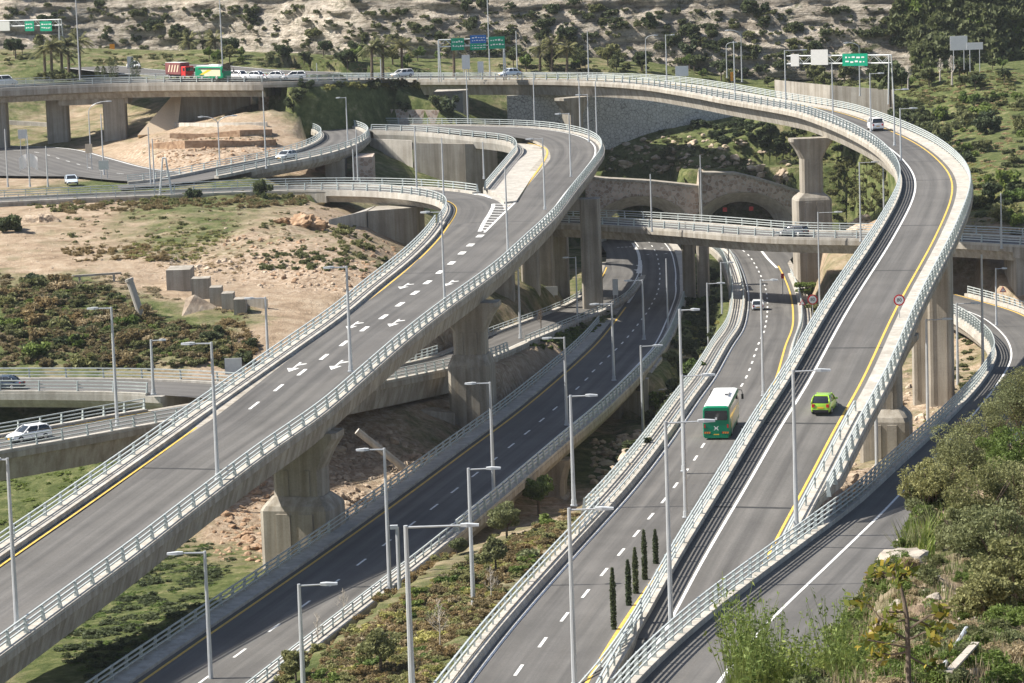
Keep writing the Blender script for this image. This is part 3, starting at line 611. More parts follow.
m=MB(); A=at(178,121,13.5); B=at(252,119,13.5); y0=P9.at(P9.loc(A)[0],0)[1]; m.prism([(A[0],y0+8),(B[0],y0+6),(B[0],y0+13),(A[0],y0+13)],10,18.9); m.build('abutment_wall','concrete_pier',r9)
m=MB(); m.add([(A[0],y0+8,18.9),(A[0]-6,y0-2,12),(A[0]+1,y0+1,12),(A[0]+1.5,y0+8,18.9)],[(0,1,2,3)]); m.add([(A[0]-6,y0-2,12),(A[0]+1,y0+1,12),(A[0]+1,y0+4,9),(A[0]-6,y0+4,9)],[(0,1,2,3)])
m.build('slope_paving','sign_cream',r9)
m=MB(); A=at(263,120,13.3); B=at(300,117,13.8); m.prism([(A[0],y0+1),(B[0]-1,y0+4),(B[0],y0+16),(A[0],y0+16)],9,20.9); m.build('abutment','stone_wall',r9)
# ------------------------------------------------------------------ loop ramp
r10=thing('ramp','loop ramp curling down to the left in the upper middle, carrying a small silver car','ramp',tuple(P10.at(0)))
m=MB(); strip(m,P10,-3.6,3.6,0); m.build('asphalt','asphalt',r10)
q10=P10.loc(at(226,172,10.8))[0]
deck(r10,P10,-4.6,4.6,0,q10,.6,1.5,.4,'concrete')
kerb(r10,P10,3.6,4.5,.4,0,q10+20,'parapet'); kerb(r10,P10,-4.5,-3.6,.4,0,q10+8,'parapet')
rail(r10,P10,4.1,20,q10+24,.4,1.0,(.3,.62,.97),3.0) if False else None
rail(r10,P10,-4.1,20,q10+8,.4,1.0,(.3,.62,.97),3.2,side=-1); rail(r10,P10,4.1,28,q10+20,.4,1.0,(.3,.62,.97),3.2)
m=MB(); A=at(352,184,6.4); B=at(391,184,6.4); m.prism([(A[0]+.5,A[1]),(B[0]-3,A[1]+.5),(B[0]-3,A[1]+9),(A[0]+.5,A[1]+10)],4,10.75) ; m.build('pier_wall','stone_wall',r10)
A=at(326,184,6.6); m=MB(); m.prism([(A[0],A[1]),(A[0]+3.2,A[1]+.6),(A[0]+3.2,A[1]+8),(A[0],A[1]+8)],4,10.6); m.build('pier_column','concrete_pier',r10)
A=at(240,184,7.0); B=at(313,184,7.0); m=MB(); m.prism([(A[0],A[1]+1),(B[0],A[1]+1.5),(B[0],A[1]+2.5),(A[0],A[1]+2)],5,9.9); m.build('side_wall','stone_wall',r10)

PL=Path([(-30,149,10.25),(20,151,10.25),(60,161,10.2),(100,172,10.2),(140,177,10.2),(190,180,10.3)])
m=MB(); strip(m,PL,-9,fn((0,21),(66,21),(84,6),(200,6)),0); struct(m.build('road','asphalt')); m=MB(); strip(m,PL,-8.6,-8.3,.012); dashes(m,PL,-1,.15,4,PL.L,3,9); struct(m.build('road_marking_white','paint_white'))
# ================================================================== TERRAIN
TP=[(-40,378,.6,.5,.2),(60,376,.6,.5,.2),(150,374,.8,.4,.3),(215,368,1.2,.2,.4),(255,352,2,.1,.3),
(-40,330,3.5,.8,.2),(60,330,3.5,.9,.2),(120,320,4,.8,.2),(180,335,3.3,.9,.2),(235,325,3.3,.6,.4),
(-40,278,6.6,.8,.1),(60,282,6.4,.8,.1),(110,288,6.0,.5,.1),(-40,264,7.4,0,0),(60,264,7.3,0,0),(130,273,6.5,0,0),(190,282,5.5,0,.1),(260,290,4.8,0,0),(320,301,4.3,0,0),(290,335,3.4,0,0),(335,325,3.6,0,0),
(20,240,8.3,.2,.2),(100,240,8.2,.3,.2),(160,246,7.6,.55,.3),(200,232,8.5,.6,.1),(130,253,7.3,.45,.7),(230,263,6.1,.45,.9),(280,240,8.2,.3,.6),(330,238,8.4,.35,.5),(370,247,7.7,.4,.4),
(262,262,6.9,.1,.9),(320,262,6.9,.2,.9),(385,268,6.5,.2,.9),(262,288,4.6,.0,.8),(320,289,4.5,0,.7),(385,297,4.0,0,.6),(170,262,7.0,.3,.9),(170,272,6.3,.1,.5),(0,212,9.5,.2,.2),(90,208,9.6,.1,.2),(170,206,9.6,.7,.1),(250,203,9.6,.6,.2),(325,208,9.1,.2,.4),
(-60,180,10,.2,0),(50,175,10,.2,0),(130,182,10,.9,0),(200,166,10.3,.2,.5),(160,163,10.2,.2,.5),(225,161,10.6,.1,1.),(225,152,12.3,.1,1.),(170,152,12.0,.1,1.),(270,150,12.1,.1,.8),(200,141,12.6,.35,.5),(200,137,13.4,.2,.7),(250,133,13.5,.1,.3),(160,137,13.3,.2,.7),(120,150,10,.2,.2),(30,150,10,.6,.2),(240,186,9.4,.6,0),(290,184,7.6,.4,.1),(350,184,6.4,.3,.1),(390,172,6,.6,.3),(400,182,5.5,.7,.3),(440,172,5.2,.6,.3),(480,176,4.6,.5,.3),(430,215,4.5,.5,.3),(380,242,6.5,.3,.5),
(150,118,13.8,.4,.2),(70,120,12.5,.2,.2),(200,122,13.6,.2,.1),(300,112,13.6,.5,.2),(350,117,12.2,.6,.2),(420,118,12.0,.6,.2),(470,117,12.,.6,.2),(300,84,20.4,.8,0),(380,82.5,19.8,.8,.1),(430,82,18.8,.8,.1),(345,100,16.,.6,.1),(400,100,15.6,.6,.1),
(-60,75,22,.5,0),(60,72,22,.8,0),(200,70,21.5,.6,0),(300,72,21,.7,0),(400,72,19.5,.7,0),(500,73,18.2,.5,0),(600,74,17.5,.5,.1),(700,76,16.8,.6,.1),(800,84,16.4,.6,.1),(-60,50,23,.6,.2),(100,52,22.5,.7,.1),(250,55,21.6,.7,.1),(400,60,20.2,.7,.1),
(520,138,8.5,.6,.2),(620,136,6.6,.8,.3),(700,128,6.8,.8,.5),(600,165,3.6,.6,.7),(680,160,4.0,.6,.8),(760,150,4.2,.6,.8),(700,175,1.6,.5,.7),(620,179,1.2,.5,.6),(780,180,.9,.5,.7),(780,115,9.5,.9,.2),(730,112,9,.9,.3),(850,150,5.0,.9,.3),
(895,78,17,.6,.1),(960,80,16.8,.8,.1),(1040,84,16,.7,.1),(900,105,13,.9,.1),(940,140,9.8,.9,.2),(1000,140,9.2,.8,.2),(1050,150,8,.7,.3),(965,170,7.4,.8,.2),(1010,175,6.8,.6,.6),(1000,200,4.9,.7,.3),(1050,210,4,.6,.3),(975,232,2.2,.3,.5),(1020,240,1.6,.3,.4),(850,210,2.2,.0,.4),(875,190,3.4,.1,.3),(830,240,-2.5,.4,.3),(800,262,-9.6,.6,.2),(1010,292,-5.6,.2,.2),(1060,330,-4,.5,.3),
(60,520,-8,.8,.1),(0,500,-7,.8,.1),(150,590,-8.6,.9,.1),(60,600,-8.6,.9,.1),(200,560,-8.6,.5,.4),(250,520,-8,.2,.8),(330,480,-7.3,.2,.9),(400,470,-7,.3,.8),(430,440,-6.6,.5,.6),(230,480,-6.2,.1,.8),(360,425,-4.4,.2,.9),(320,445,-5,.1,.9),(100,482,-6,.8,.1),(0,462,-5.2,.7,.1),(150,450,-3.4,.7,.1),(200,432,-1.4,.5,.3),
(300,660,-2.6,.6,.1),(450,600,-2.2,.5,.1),(540,530,-3.0,.4,.2),(400,690,-2.0,.6,.1),(500,565,-2.6,.5,.1),(560,527,-6.5,.4,.5),(585,508,-12.3,.3,.9),(612,470,-12,.8,.6),(640,440,-11,.5,.9),(660,400,-12,.6,.5),(690,340,-12.3,.8,.2),(700,300,-12,.9,.1),(628,430,-12,.5,.9),(715,262,-11.6,.9,.1),
(800,330,-8.5,.5,.2),(790,380,-5,.4,.3),(850,425,-3.2,.2,.6),(838,472,-.6,.1,.8),(820,510,.4,.1,.8),(800,540,1.0,.1,.7),(870,470,-3.6,.4,.5),(920,420,-5.6,.3,.7),(930,400,-6,.3,.7),(970,370,-7,.4,.7),(975,340,-7.8,.3,.7),(930,310,-6.5,.3,.4),(890,330,-7.5,.5,.3),
(520,332,-9,.4,.1),(562,300,-10.4,.5,.1),(600,270,-11.8,.5,.1),(480,400,-7.2,.2,.6),(565,350,-8.8,.8,.1),(530,372,-9.2,.1,.3),(540,396,-8.6,.2,.4),(580,240,-13,.4,.1)]
TW=[(-190,160,-9,.7,.2),(-190,400,6,.2,.2),(-190,600,22,.5,.1),(-190,780,24,.5,.1),(0,790,23,.5,.1),(190,790,20,.5,.1),(190,560,14,.6,.2),(190,420,2,.6,.2),(140,330,0,.6,.2),(80,300,-4,.5,.3),(70,240,2,.5,.2),(120,250,7,.5,.2),(190,160,9,.6,.2),(100,160,5,.5,.2),(0,155,-1,.5,.1),(-90,160,-8,.8,.1)]
X=np.array([tuple(at(a,b,c))+(g,r) for a,b,c,g,r in TP]+TW)
def tps(C,V,lam=.02):
    n=len(C); d=np.hypot(C[:,None,0]-C[None,:,0],C[:,None,1]-C[None,:,1]); K=d**2*np.log(d+1e-9)*1e-4+np.eye(n)*lam
    Pm=np.c_[np.ones(n),C]; A=np.block([[K,Pm],[Pm.T,np.zeros((3,3))]]); W=np.linalg.solve(A,np.r_[V,np.zeros((3,V.shape[1]))]); return W
Cn=X[:,:2]/100.; Wt=tps(Cn*100,X[:,2:3])
def idw(Q,C,V):
    out=np.zeros((len(Q),V.shape[1]))
    for i in range(0,len(Q),8000):
        d2=(Q[i:i+8000,None,0]-C[None,:,0])**2+((Q[i:i+8000,None,1]-C[None,:,1])*.55)**2+9; w=d2**-1.6; out[i:i+8000]=(w@V)/w.sum(1)[:,None]
    return out
def tpe(Q):
    out=np.zeros(len(Q)); C=X[:,:2]
    for i in range(0,len(Q),8000):
        q=Q[i:i+8000]; d=np.hypot(q[:,None,0]-C[None,:,0],q[:,None,1]-C[None,:,1]); out[i:i+8000]=(d**2*np.log(d+1e-9)*1e-4)@Wt[:len(C),0]+np.c_[np.ones(len(q)),q]@Wt[len(C):,0]
    return out
def vnoise(x,y,seed=0):
    xi=np.floor(x).astype(int); yi=np.floor(y).astype(int); fx=x-xi; fy=y-yi; fx=fx*fx*(3-2*fx); fy=fy*fy*(3-2*fy)
    def h(a,b):
        n=(a*374761393+b*668265263+seed*974711)&0x7fffffff; n=((n^(n>>13))*1274126177)&0x7fffffff; return ((n^(n>>16))&0xffff)/65535.
    return (h(xi,yi)*(1-fx)+h(xi+1,yi)*fx)*(1-fy)+(h(xi,yi+1)*(1-fx)+h(xi+1,yi+1)*fx)*fy
def fbm(x,y,o=5,seed=0,g=.55):
    s=0;a=1;t=0
    for k in range(o): s=s+a*(vnoise(x*2**k,y*2**k,seed+k)-.5); t+=a; a*=g
    return s/t*2
GX=np.arange(-190,190.1,1.3); GY=np.arange(158,790,1.3)
gx,gy=np.meshgrid(GX,GY); Q=np.c_[gx.ravel(),gy.ravel()]
Z=tpe(Q); GR=idw(Q,X[:,:2],X[:,3:5])
rough=.38+GR[:,1]*1.5
Z+=fbm(Q[:,0]/9,Q[:,1]/13,5,3)*rough*.9+fbm(Q[:,0]/2.6,Q[:,1]/3.2,3,9)*GR[:,1]*.55
# terraces in the rocky cuts
st=1.5; fr=(Z/st)%1; Zs=(np.floor(Z/st)+np.clip((fr-.55)/.45,0,1))*st; Z=Z*(1-GR[:,1]*.6)+Zs*GR[:,1]*.6
def carve(p,a,b,mode,s0=0,s1=1e9,blend=5.,clr=3.2):
    S=stations(p,s0,s1,3.); C=np.array([p.at(q) for q in S]); N=np.array([[np.interp(q,p.s,p.N[:,0]),np.interp(q,p.s,p.N[:,1])] for q in S]); A=np.array([ev(a,q) for q in S]); B=np.array([ev(b,q) for q in S])
    m=20; sel=np.where((Q[:,0]>C[:,0].min()-m)&(Q[:,0]<C[:,0].max()+m)&(Q[:,1]>C[:,1].min()-m)&(Q[:,1]<C[:,1].max()+m))[0]
    for i in range(0,len(sel),6000):
        k=sel[i:i+6000]; d=np.hypot(Q[k,None,0]-C[None,:,0],Q[k,None,1]-C[None,:,1]); j=d.argmin(1)
        v=Q[k]-C[j,:2]; off=(v*N[j]).sum(1); al=np.sqrt(np.maximum(0,(v**2).sum(1)-off**2)); ok=al<4
        out=np.maximum(A[j]-off,off-B[j])
        if mode=='ground':
            w=np.clip(1-(out-.8)/blend,0,1)*ok; w=w*w*(3-2*w); Z[k]=Z[k]*(1-w)+(C[j,2]-.45)*w
            Z[k]=np.where(ok&(out<1.8),np.minimum(Z[k],C[j,2]-.4),Z[k])
        else: Z[k]=np.where(ok&(out<2.5),np.minimum(Z[k],C[j,2]-clr),Z[k])
carve(P1,lambda q:YL(q)-2.3,1.3,'b'); carve(PB,-2,8,'b',qB,QB_end,clr=2.4); carve(PB,-1.8,8.2,'ground',QB_end+6,blend=3)
carve(P2,-7.2,2.6,'b',RS2); carve(P2,-7.2,2.6,'ground',0,RS2-3,blend=2)
carve(P4,-2.5,plus(W4,1.3),'b',60,Q4,clr=2.6); carve(P4,-2.5,plus(W4,1.3),'ground',Q4+3,blend=3); carve(P4,-2.5,plus(W4,1.3),'ground',0,60,blend=1.5)
carve(P3,-2.6,9.2,'ground',0,blend=2.0); carve(P6,-4.3,4.3,'b',0,q6,clr=3.2); carve(P6,-4.4,4.4,'ground',q6,P6.L,blend=2.5); carve(P7,-4.9,4.9,'b',0,clr=2.3)
carve(P5,-10.2,0,'b',0,clr=2.5); carve(P8,plus(L8,-1),plus(R8,1),'b',60,clr=1.9); carve(P9,-14,0,'b',0,q9,clr=2.4); carve(P10,-4.6,4.6,'b',10,q10,clr=2.0); carve(P10,-4.6,4.6,'ground',q10+2,blend=3); carve(PL,-9.5,fn((0,21.5),(66,21.5),(84,6.5),(200,6.5)),'ground'); carve(P9,-14,0,'ground',q9+8,blend=4)
k=(Q[:,0]>8)&(Q[:,0]<66)&(Q[:,1]<561.8)&(Q[:,1]>455); Z[k]=np.minimum(Z[k],-11.9)
k=(Q[:,0]>8)&(Q[:,0]<64)&(Q[:,1]>=561.8)&(Q[:,1]<575); Z[k]=np.clip(Z[k],-3,1.0)
for cx in (24.1,43.0):
    k=(abs(Q[:,0]-cx)<9.2)&(Q[:,1]<566.5)&(Q[:,1]>540); Z[k]=-14
ZG=Z.reshape(gx.shape)
def tz(x,y):
    fx=(x-GX[0])/1.3; fy=(y-GY[0])/1.3; i=int(min(max(fx,0),len(GX)-2)); j=int(min(max(fy,0),len(GY)-2)); u=min(max(fx-i,0),1); v=min(max(fy-j,0),1)
    return (ZG[j,i]*(1-u)+ZG[j,i+1]*u)*(1-v)+(ZG[j+1,i]*(1-u)+ZG[j+1,i+1]*u)*v
def hit(px,py,t0=165,t1=900):
    d=ray(px,py); d=d/np.linalg.norm(d); t=t0
    while t<t1:
        P=np.array([0,0,CH])+d*t
        if P[2]<tz(P[0],P[1]): return P
        t+=.8
    return None
def grid_mesh(name,V,nx,ny,mat,attrs=None):
    F=[]
    idx=np.arange(nx*ny).reshape(ny,nx); F=np.stack([idx[:-1,:-1],idx[:-1,1:],idx[1:,1:],idx[1:,:-1]],-1).reshape(-1,4)
    me=bpy.data.meshes.new(name); me.vertices.add(len(V)); me.vertices.foreach_set('co',np.asarray(V,np.float32).ravel())
    me.loops.add(F.size); me.loops.foreach_set('vertex_index',F.ravel().astype(np.int32)); me.polygons.add(len(F)); me.polygons.foreach_set('loop_start',np.arange(0,F.size,4,dtype=np.int32)); me.polygons.foreach_set('use_smooth',np.ones(len(F),bool))
    me.update(); me.validate()
    for k,v in (attrs or {}).items():
        a=me.attributes.new(k,'FLOAT','POINT'); a.data.foreach_set('value',np.asarray(v,np.float32))
    me.materials.append(M[mat]); o=bpy.data.objects.new(name,me); COL.objects.link(o); return o
struct(grid_mesh('terrain',np.c_[Q,Z],len(GX),len(GY),'terrain',{'green':GR[:,0],'rock':GR[:,1]}))
m=MB(); n=24; m.add([(3000*math.cos(2*math.pi*k/n),600+3000*math.sin(2*math.pi*k/n),-22) for k in range(n)],[tuple(range(n))]); g=m.build('ground','terrain'); struct(g)
# ------------------------------------------------------------------ limestone hillside behind
def hill(name,base,H,slope,seed,mat,green,nv=110,step=1.6,strata=2.6,amp=5.,back=60):
    B=resample(catmull([(x,y,z) for x,y,z in base],step),step); n=len(B); T=np.gradient(B,axis=0)[:,:2]; T/=np.linalg.norm(T,axis=1)[:,None]; N=np.stack([-T[:,1],T[:,0]],1)
    h=np.linspace(0,1,nv); V=[];G=[]
    s=np.r_[0,np.cumsum(np.linalg.norm(np.diff(B,axis=0)[:,:2],axis=1))]
    for t in h:
        zz=t*H; fr=(zz/strata)%1; run=(math.floor(zz/strata)+min(1,max(0,(fr-.62)/.38)))*strata/math.tan(slope) if strata else zz/math.tan(slope)
        rs=fbm(s/26,np.full(n,zz/14),5,seed)*amp+fbm(s/5,np.full(n,zz/2.2),4,seed+5,.7)*amp*.42
        d=run*.9+.1*zz/math.tan(slope)+rs-2; V.append(np.c_[B[:,0]+N[:,0]*d,B[:,1]+N[:,1]*d,B[:,2]-3+zz+fbm(s/10,np.full(n,zz/3.),3,seed+9)*.8*min(1,zz/4)]); G.append(np.full(n,green) if not callable(green) else green(s/s[-1],t))
    V=np.concatenate(V); o=grid_mesh(name,V,n,nv,mat,{'green':np.concatenate(G)}); struct(o); return V.reshape(nv,n,3)
def gp(px,py,D): p=atD(px,py,D); return tuple(p)
CB=[gp(-180,56,742),gp(0,56,735),gp(120,54,728),gp(250,58,700),gp(350,66,672),gp(500,72,655),(25,648,17.5),(60,640,17),(96,628,16.8),(116,640,17.5),(136,670,18),(170,720,20)]
CLIFF=hill('limestone_hillside',CB,58,math.radians(58),11,'cliff',lambda u,t:np.clip(.55+.5*(u>.45)+.6*(u>.80)+.4*t,0,1.0))
RB=[(100,640,15),(128,690,18),(160,720,21),(230,740,24)]
FH=hill('forested_hill',[(105,800,10),(150,840,14),(200,860,18),(300,880,22)],110,math.radians(24),31,'cliff',1.0,strata=0,amp=10)
# ------------------------------------------------------------------ retaining walls and tunnel mouths
def P5y(x): return P5.at(P5.loc((x,430))[0])[1]
tw=thing('tunnel_portal','long rubble stone retaining wall with two arched tunnel mouths','tunnel portal',tuple(at(690,228,-11)))
TY=560.; xs=lambda px: (px-512)/CF*TY*1.0
zpx=lambda px,py:(lambda d:CH+d[2]*TY/d[1])(ray(px,py))
XS=lambda px,py:(lambda d:d[0]*TY/d[1])(ray(px,py))
prof=[(585,178),(605,180.5),(650,183),(699,188),(700.5,174.5),(735,175),(760,181),(800,193),(822,200)]
top=[(XS(*p),zpx(*p)) for p in prof]
cxs=[(XS(641,228),6.4,4.2,zpx(641,207.5)),(XS(742.5,226),6.6,5.4,zpx(742.5,203.5))]      # centre, half width, rise, crown
zb=-13.5
def portal_wall():
    m=MB(); arch=[]
    for cx,hw,rise,crown in cxs:
        n=18; arch.append([(cx-hw*1.48,zb)]+[(cx-hw*1.48*math.cos(math.pi*k/n),crown-rise+(rise+2.2)*math.sin(math.pi*k/n)) for k in range(n+1)]+[(cx+hw*1.48,zb)])
    poly=[(top[0][0],zb)]+[]
    # triangulated front: columns of quads between lower boundary (arches) and the top line
    xs_=sorted(set([round(x,2) for x,_ in top]+[round(x,2) for a in arch for x,_ in a]+list(np.linspace(top[0][0],top[-1][0],60).round(2))))
    tx=[a for a,_ in top]; tzv=[b for _,b in top]
    def low(x):
        for a in arch:
            if a[0][0]<x<a[-1][0]: return float(np.interp(x,[p[0] for p in a[1:-1]],[p[1] for p in a[1:-1]]))
        return zb
    for x0,x1 in zip(xs_,xs_[1:]):
        l0,l1=low(x0+1e-3),low(x1-1e-3); t0,t1=np.interp(x0,tx,tzv),np.interp(x1,tx,tzv)
        m.add([(x0,TY,l0),(x1,TY,l1),(x1,TY,t1),(x0,TY,t0),(x0,TY+9,t0),(x1,TY+9,t1)],[(0,1,2,3),(3,2,5,4)])
    m.build('stone_facing','stone_wall',tw)
    m=MB()
    for (x0,z0),(x1,z1) in zip(top,top[1:]):
        if abs(x1-x0)<1: continue
        m.add([(x0,TY-.25,z0),(x1,TY-.25,z1),(x1,TY-.25,z1+.45),(x0,TY-.25,z0+.45),(x0,TY+3.3,z0+.45),(x1,TY+3.3,z1+.45)],[(0,1,2,3),(3,2,5,4)])
    m.build('coping','concrete',tw)
    x=XS(700,180); m=MB(); m.box((x,TY-.6,zpx(700,182)-5),(.6,1.0,15)); m.build('buttress','concrete_light',tw)
    for i,((cx,hw,rise,crown),a) in enumerate(zip(cxs,arch)):
        n=18; inner=[(cx-hw,zb)]+[(cx-hw*math.cos(math.pi*k/n),crown-rise+rise*math.sin(math.pi*k/n)) for k in range(n+1)]+[(cx+hw,zb)]
        r=[[(x,TY-.2,z) for x,z in a],[(x,TY+4.,z) for x,z in inner]]
        m=MB(); V=r[0]+r[1]; k=len(a); m.add(V,[(j,j+1,k+j+1,k+j) for j in range(k-1)]); m.build('flared_ring','concrete_light',tw)
        m=MB(); V=[(x,TY+4.,z) for x,z in inner]+[(x+1,TY+45.,z) for x,z in inner]; m.add(V,[(j,j+1,k+j+1,k+j) for j in range(k-1)]+[tuple(range(k,2*k))])
        m.build('tunnel_lining','tunnel_red_glow' if i else 'tunnel_dark',tw)
        m=MB()
        for s in (-.45,.3):
            m.box((cx+hw*s,TY+3.5,crown-rise*.25),(.8,.2,.8))
        if i: m.build('lane_signal','red_lens',tw)
M['tunnel_dark']=simple('dark_tunnel_lining',(.10,.11,.12),.8); M['tunnel_red_glow']=simple('glow_red_tunnel_lining',(.26,.07,.04),.8)  # right lining coloured red to stand in for the glow inside that tunnel
portal_wall()
struct(rd)
def wall(name,label,pts,mat,t=.8,cat='retaining wall',cap=None):
    m=MB(); wall_px(m,pts,t); o=m.build(name,mat); tag(o,label,cat); return o
wall('retaining_wall','tall retaining wall of pale hexagonal panels under the far stretch of the high flyover',[(508,131,8.3,15.2),(560,133.5,7.4,15.2),(620,134.5,6.6,15.0),(680,124,8.0,14.8),(735,116,9.0,14.3)],'hex_wall')
wall('retaining_wall','plain grey retaining wall behind the outer bend of the high flyover',[(775,92,15.2,17.5),(830,100,14.2,16.9),(893,106,13,15.9)],'concrete',.6)
wall('retaining_wall','lower dark stone terrace wall below the palm embankment',[(275,118,13.2,15.4),(345,120,13.0,15.2),(440,121,12.6,14.6)],'stone_wall')
wall('retaining_wall','upper stone terrace wall halfway up the palm embankment',[(298,104,15.6,18.0),(345,103,15.6,18.0),(395,101,15.4,18.2)],'stone_wall')
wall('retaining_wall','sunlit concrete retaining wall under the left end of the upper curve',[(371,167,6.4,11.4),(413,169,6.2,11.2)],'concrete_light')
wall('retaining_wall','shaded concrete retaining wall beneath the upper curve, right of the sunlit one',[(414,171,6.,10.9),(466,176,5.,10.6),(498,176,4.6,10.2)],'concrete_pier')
for lab,pxs_ in [('long low pale barrier along the top of the bare earth bank',[(150+9*k,127-.05*k) for k in range(14)]),('low pale barrier along the far left road under the far bridge',[(6+8*k,124+.5*k) for k in range(7)])]:
    hp=[hit(*p,t0=440) for p in pxs_]; hp=[p for p in hp if p is not None]
    pb=Path([tuple(p) for p in hp],world=True,smooth=12,zsmooth=30); m=MB(); sweep(m,pb,rect(-.25,.25,-1.2,.75)); o=m.build('barrier','concrete_light'); tag(o,lab,'barrier')
for lab,pxs_,hh in [('rough stone ledge across the bare earth bank inside the loop',[(150,150),(185,149),(220,148),(250,147),(276,146)],1.3),('upper reddish stone ledge of the bare earth bank, nearer its top',[(170,139),(205,138),(240,137),(272,136)],.9)]:
    pts=[(a,b,float(hit(a,b,t0=440)[2])) for a,b in pxs_]; m=MB(); wall_px(m,[(a,b,z,z+hh+.3*math.sin(a)) for a,b,z in pts],1.2); o=m.build('stone_ledge','rock_red'); tag(o,lab,'stone ledge')
# concrete steps / culvert headwall on the dirt slope
cu=thing('culvert_headwall','stepped grey concrete culvert headwall on the bare earth slope','culvert',tuple(hit(190,305)))
for i,(a,b,y0,y1) in enumerate([(168,192,289,277),(192,210,300,287),(210,222,307,296),(222,234,312,302),(234,246,315,308)]):
    P=hit((a+b)/2,y0); D=np.linalg.norm(P-np.array([0,0,CH])); s=D/CF; w=(b-a)*s; h=(y0-y1)*s
    m=MB(); m.box((P[0],P[1]+1.2,P[2]-2+(h+2)/2+.0),(w-.02,2.4 if i else 5,h+4-.001*i)); m.build('wall_step','concrete',cu)
P=hit(208,312); m=MB(); m.add([(P[0]-3,P[1]-2,P[2]-.6),(P[0]+2.6,P[1]-2.2,P[2]-.6),(P[0]+2.2,P[1]+1.6,P[2]-.4),(P[0]-1.6,P[1]+1.6,P[2]+1.9),(P[0]-2.6,P[1]+1.2,P[2]+1.6)],[(0,1,2),(0,2,3),(0,3,4)]); m.build('sloped_apron','rock',cu)
wall('low_wall','low concrete wall beside the dirt track, left of the flyover lamp',[(243,309,4.2,5.6),(268,311,4.0,5.4)],'concrete',.5,'wall')
P=hit(97,282); m=MB(); m.box((0,0,.9),(6,.4,.25),.3); m.box((-2,-.6,.4),(.25,.25,1),.3); m.box((2,.6,.4),(.25,.25,1),.3); o=m.build('barrier','concrete',None,False,tuple(P)); tag(o,'loose concrete beam lying across the edge of the dirt track','barrier')
# culvert wing walls under the climbing flyover
for lab,pts in [('tilted concrete wing wall beside the pedestal of the second flyover pier',[(503,370),(515,384),(522,418)]),('right hand culvert wing wall between bare earth and dark viaduct',[(519,357),(530,372),(543,384)])]:
    A=at(pts[0][0],pts[0][1],-6.6); B=at(pts[2][0],pts[2][1],-8.2); m=MB(); d=np.array([B[1]-A[1],A[0]-B[0],0]); d=d/np.linalg.norm(d)*.5
    m.add([(A[0],A[1],-12),(B[0],B[1],-12),(B[0],B[1],B[2]),(A[0],A[1],A[2]+.6),(A[0]-d[0],A[1]-d[1],-12),(B[0]-d[0],B[1]-d[1],-12),(B[0]-d[0],B[1]-d[1],B[2]),(A[0]-d[0],A[1]-d[1],A[2]+.6)],[(0,1,2,3),(4,5,6,7),(3,2,6,7),(0,3,7,4),(1,2,6,5)])
    o=m.build('wing_wall','concrete'); tag(o,lab,'culvert')
# ------------------------------------------------------------------ foreground hillside on the right
HG=[[(560,760,62),(640,730,62),(700,710,60),(760,700,57),(820,700,55),(900,705,52),(980,705,52),(1080,705,52)],
    [(690,720,72),(740,715,72),(790,705,66),(830,680,63),(880,665,62),(940,655,62),(1000,650,63),(1080,648,64)],
    [(730,725,80),(780,712,80),(820,690,76),(850,650,72),(890,620,75),(940,610,76),(1000,605,78),(1080,600,80)],
    [(760,735,90),(800,715,90),(835,680,86),(868,622,82),(905,575,88),(950,560,92),(1005,555,94),(1080,545,98)],
    [(790,735,102),(825,705,100),(855,660,96),(884,590,92),(912,545,100),(955,520,106),(1010,505,110),(1080,495,116)],
    [(820,735,116),(850,700,112),(880,640,106),(902,570,102),(925,520,112),(962,484,122),(1015,462,130),(1085,440,138)],
    [(850,740,135),(880,700,130),(905,640,122),(925,570,118),(950,510,126),(985,465,138),(1030,430,148),(1095,398,155)],
    [(900,740,160),(920,700,155),(940,640,150),(960,580,148),(985,530,152),(1020,490,165),(1060,460,172),(1110,430,180)]]
HC=np.array([[atD(*c) for c in r] for r in HG])
def upsample(C,nu,nv):
    rows=np.array([resample(catmull(r,1.),max(.01,np.linalg.norm(np.diff(r,axis=0),axis=1).sum()/nu))[:nu] if False else np.stack([np.interp(np.linspace(0,len(r)-1,nu),np.arange(len(r)),r[:,k]) for k in range(3)],1) for r in C])
    return np.stack([np.stack([np.interp(np.linspace(0,len(C)-1,nv),np.arange(len(C)),rows[:,u,k]) for k in range(3)],1) for u in range(nu)],1)
HV=upsample(HC,150,150)
for _ in range(6):
    H2=HV.copy(); H2[1:-1,1:-1]=(HV[:-2,1:-1]+HV[2:,1:-1]+HV[1:-1,:-2]+HV[1:-1,2:])/4; HV=H2
fl=HV.reshape(-1,3); HV[:,:,2]+=(fbm(fl[:,0]/3,fl[:,1]/4,5,51)*.7+fbm(fl[:,0]/.8,fl[:,1]/.9,3,55)*.18).reshape(150,150)
def hgreen(P):
    n=fbm(P[:,0]/5,P[:,1]/7,3,77); return np.clip(.35+.55*n,0,.8)
struct(grid_mesh('hillside',HV.reshape(-1,3),150,150,'terrain',{'green':hgreen(fl),'rock':np.clip(.45+.5*fbm(fl[:,0]/4,fl[:,1]/5,3,78),0,1)}))
def fore(px,py):
    """the hillside point nearest to the sight line of pixel px,py"""
    d=ray(px,py); d/=np.linalg.norm(d); V=HV.reshape(-1,3)-np.array([0,0,CH]); t=V@d; e=np.linalg.norm(V-t[:,None]*d,axis=1)+t*.002; return HV.reshape(-1,3)[e.argmin()]
WORLDMODE=False
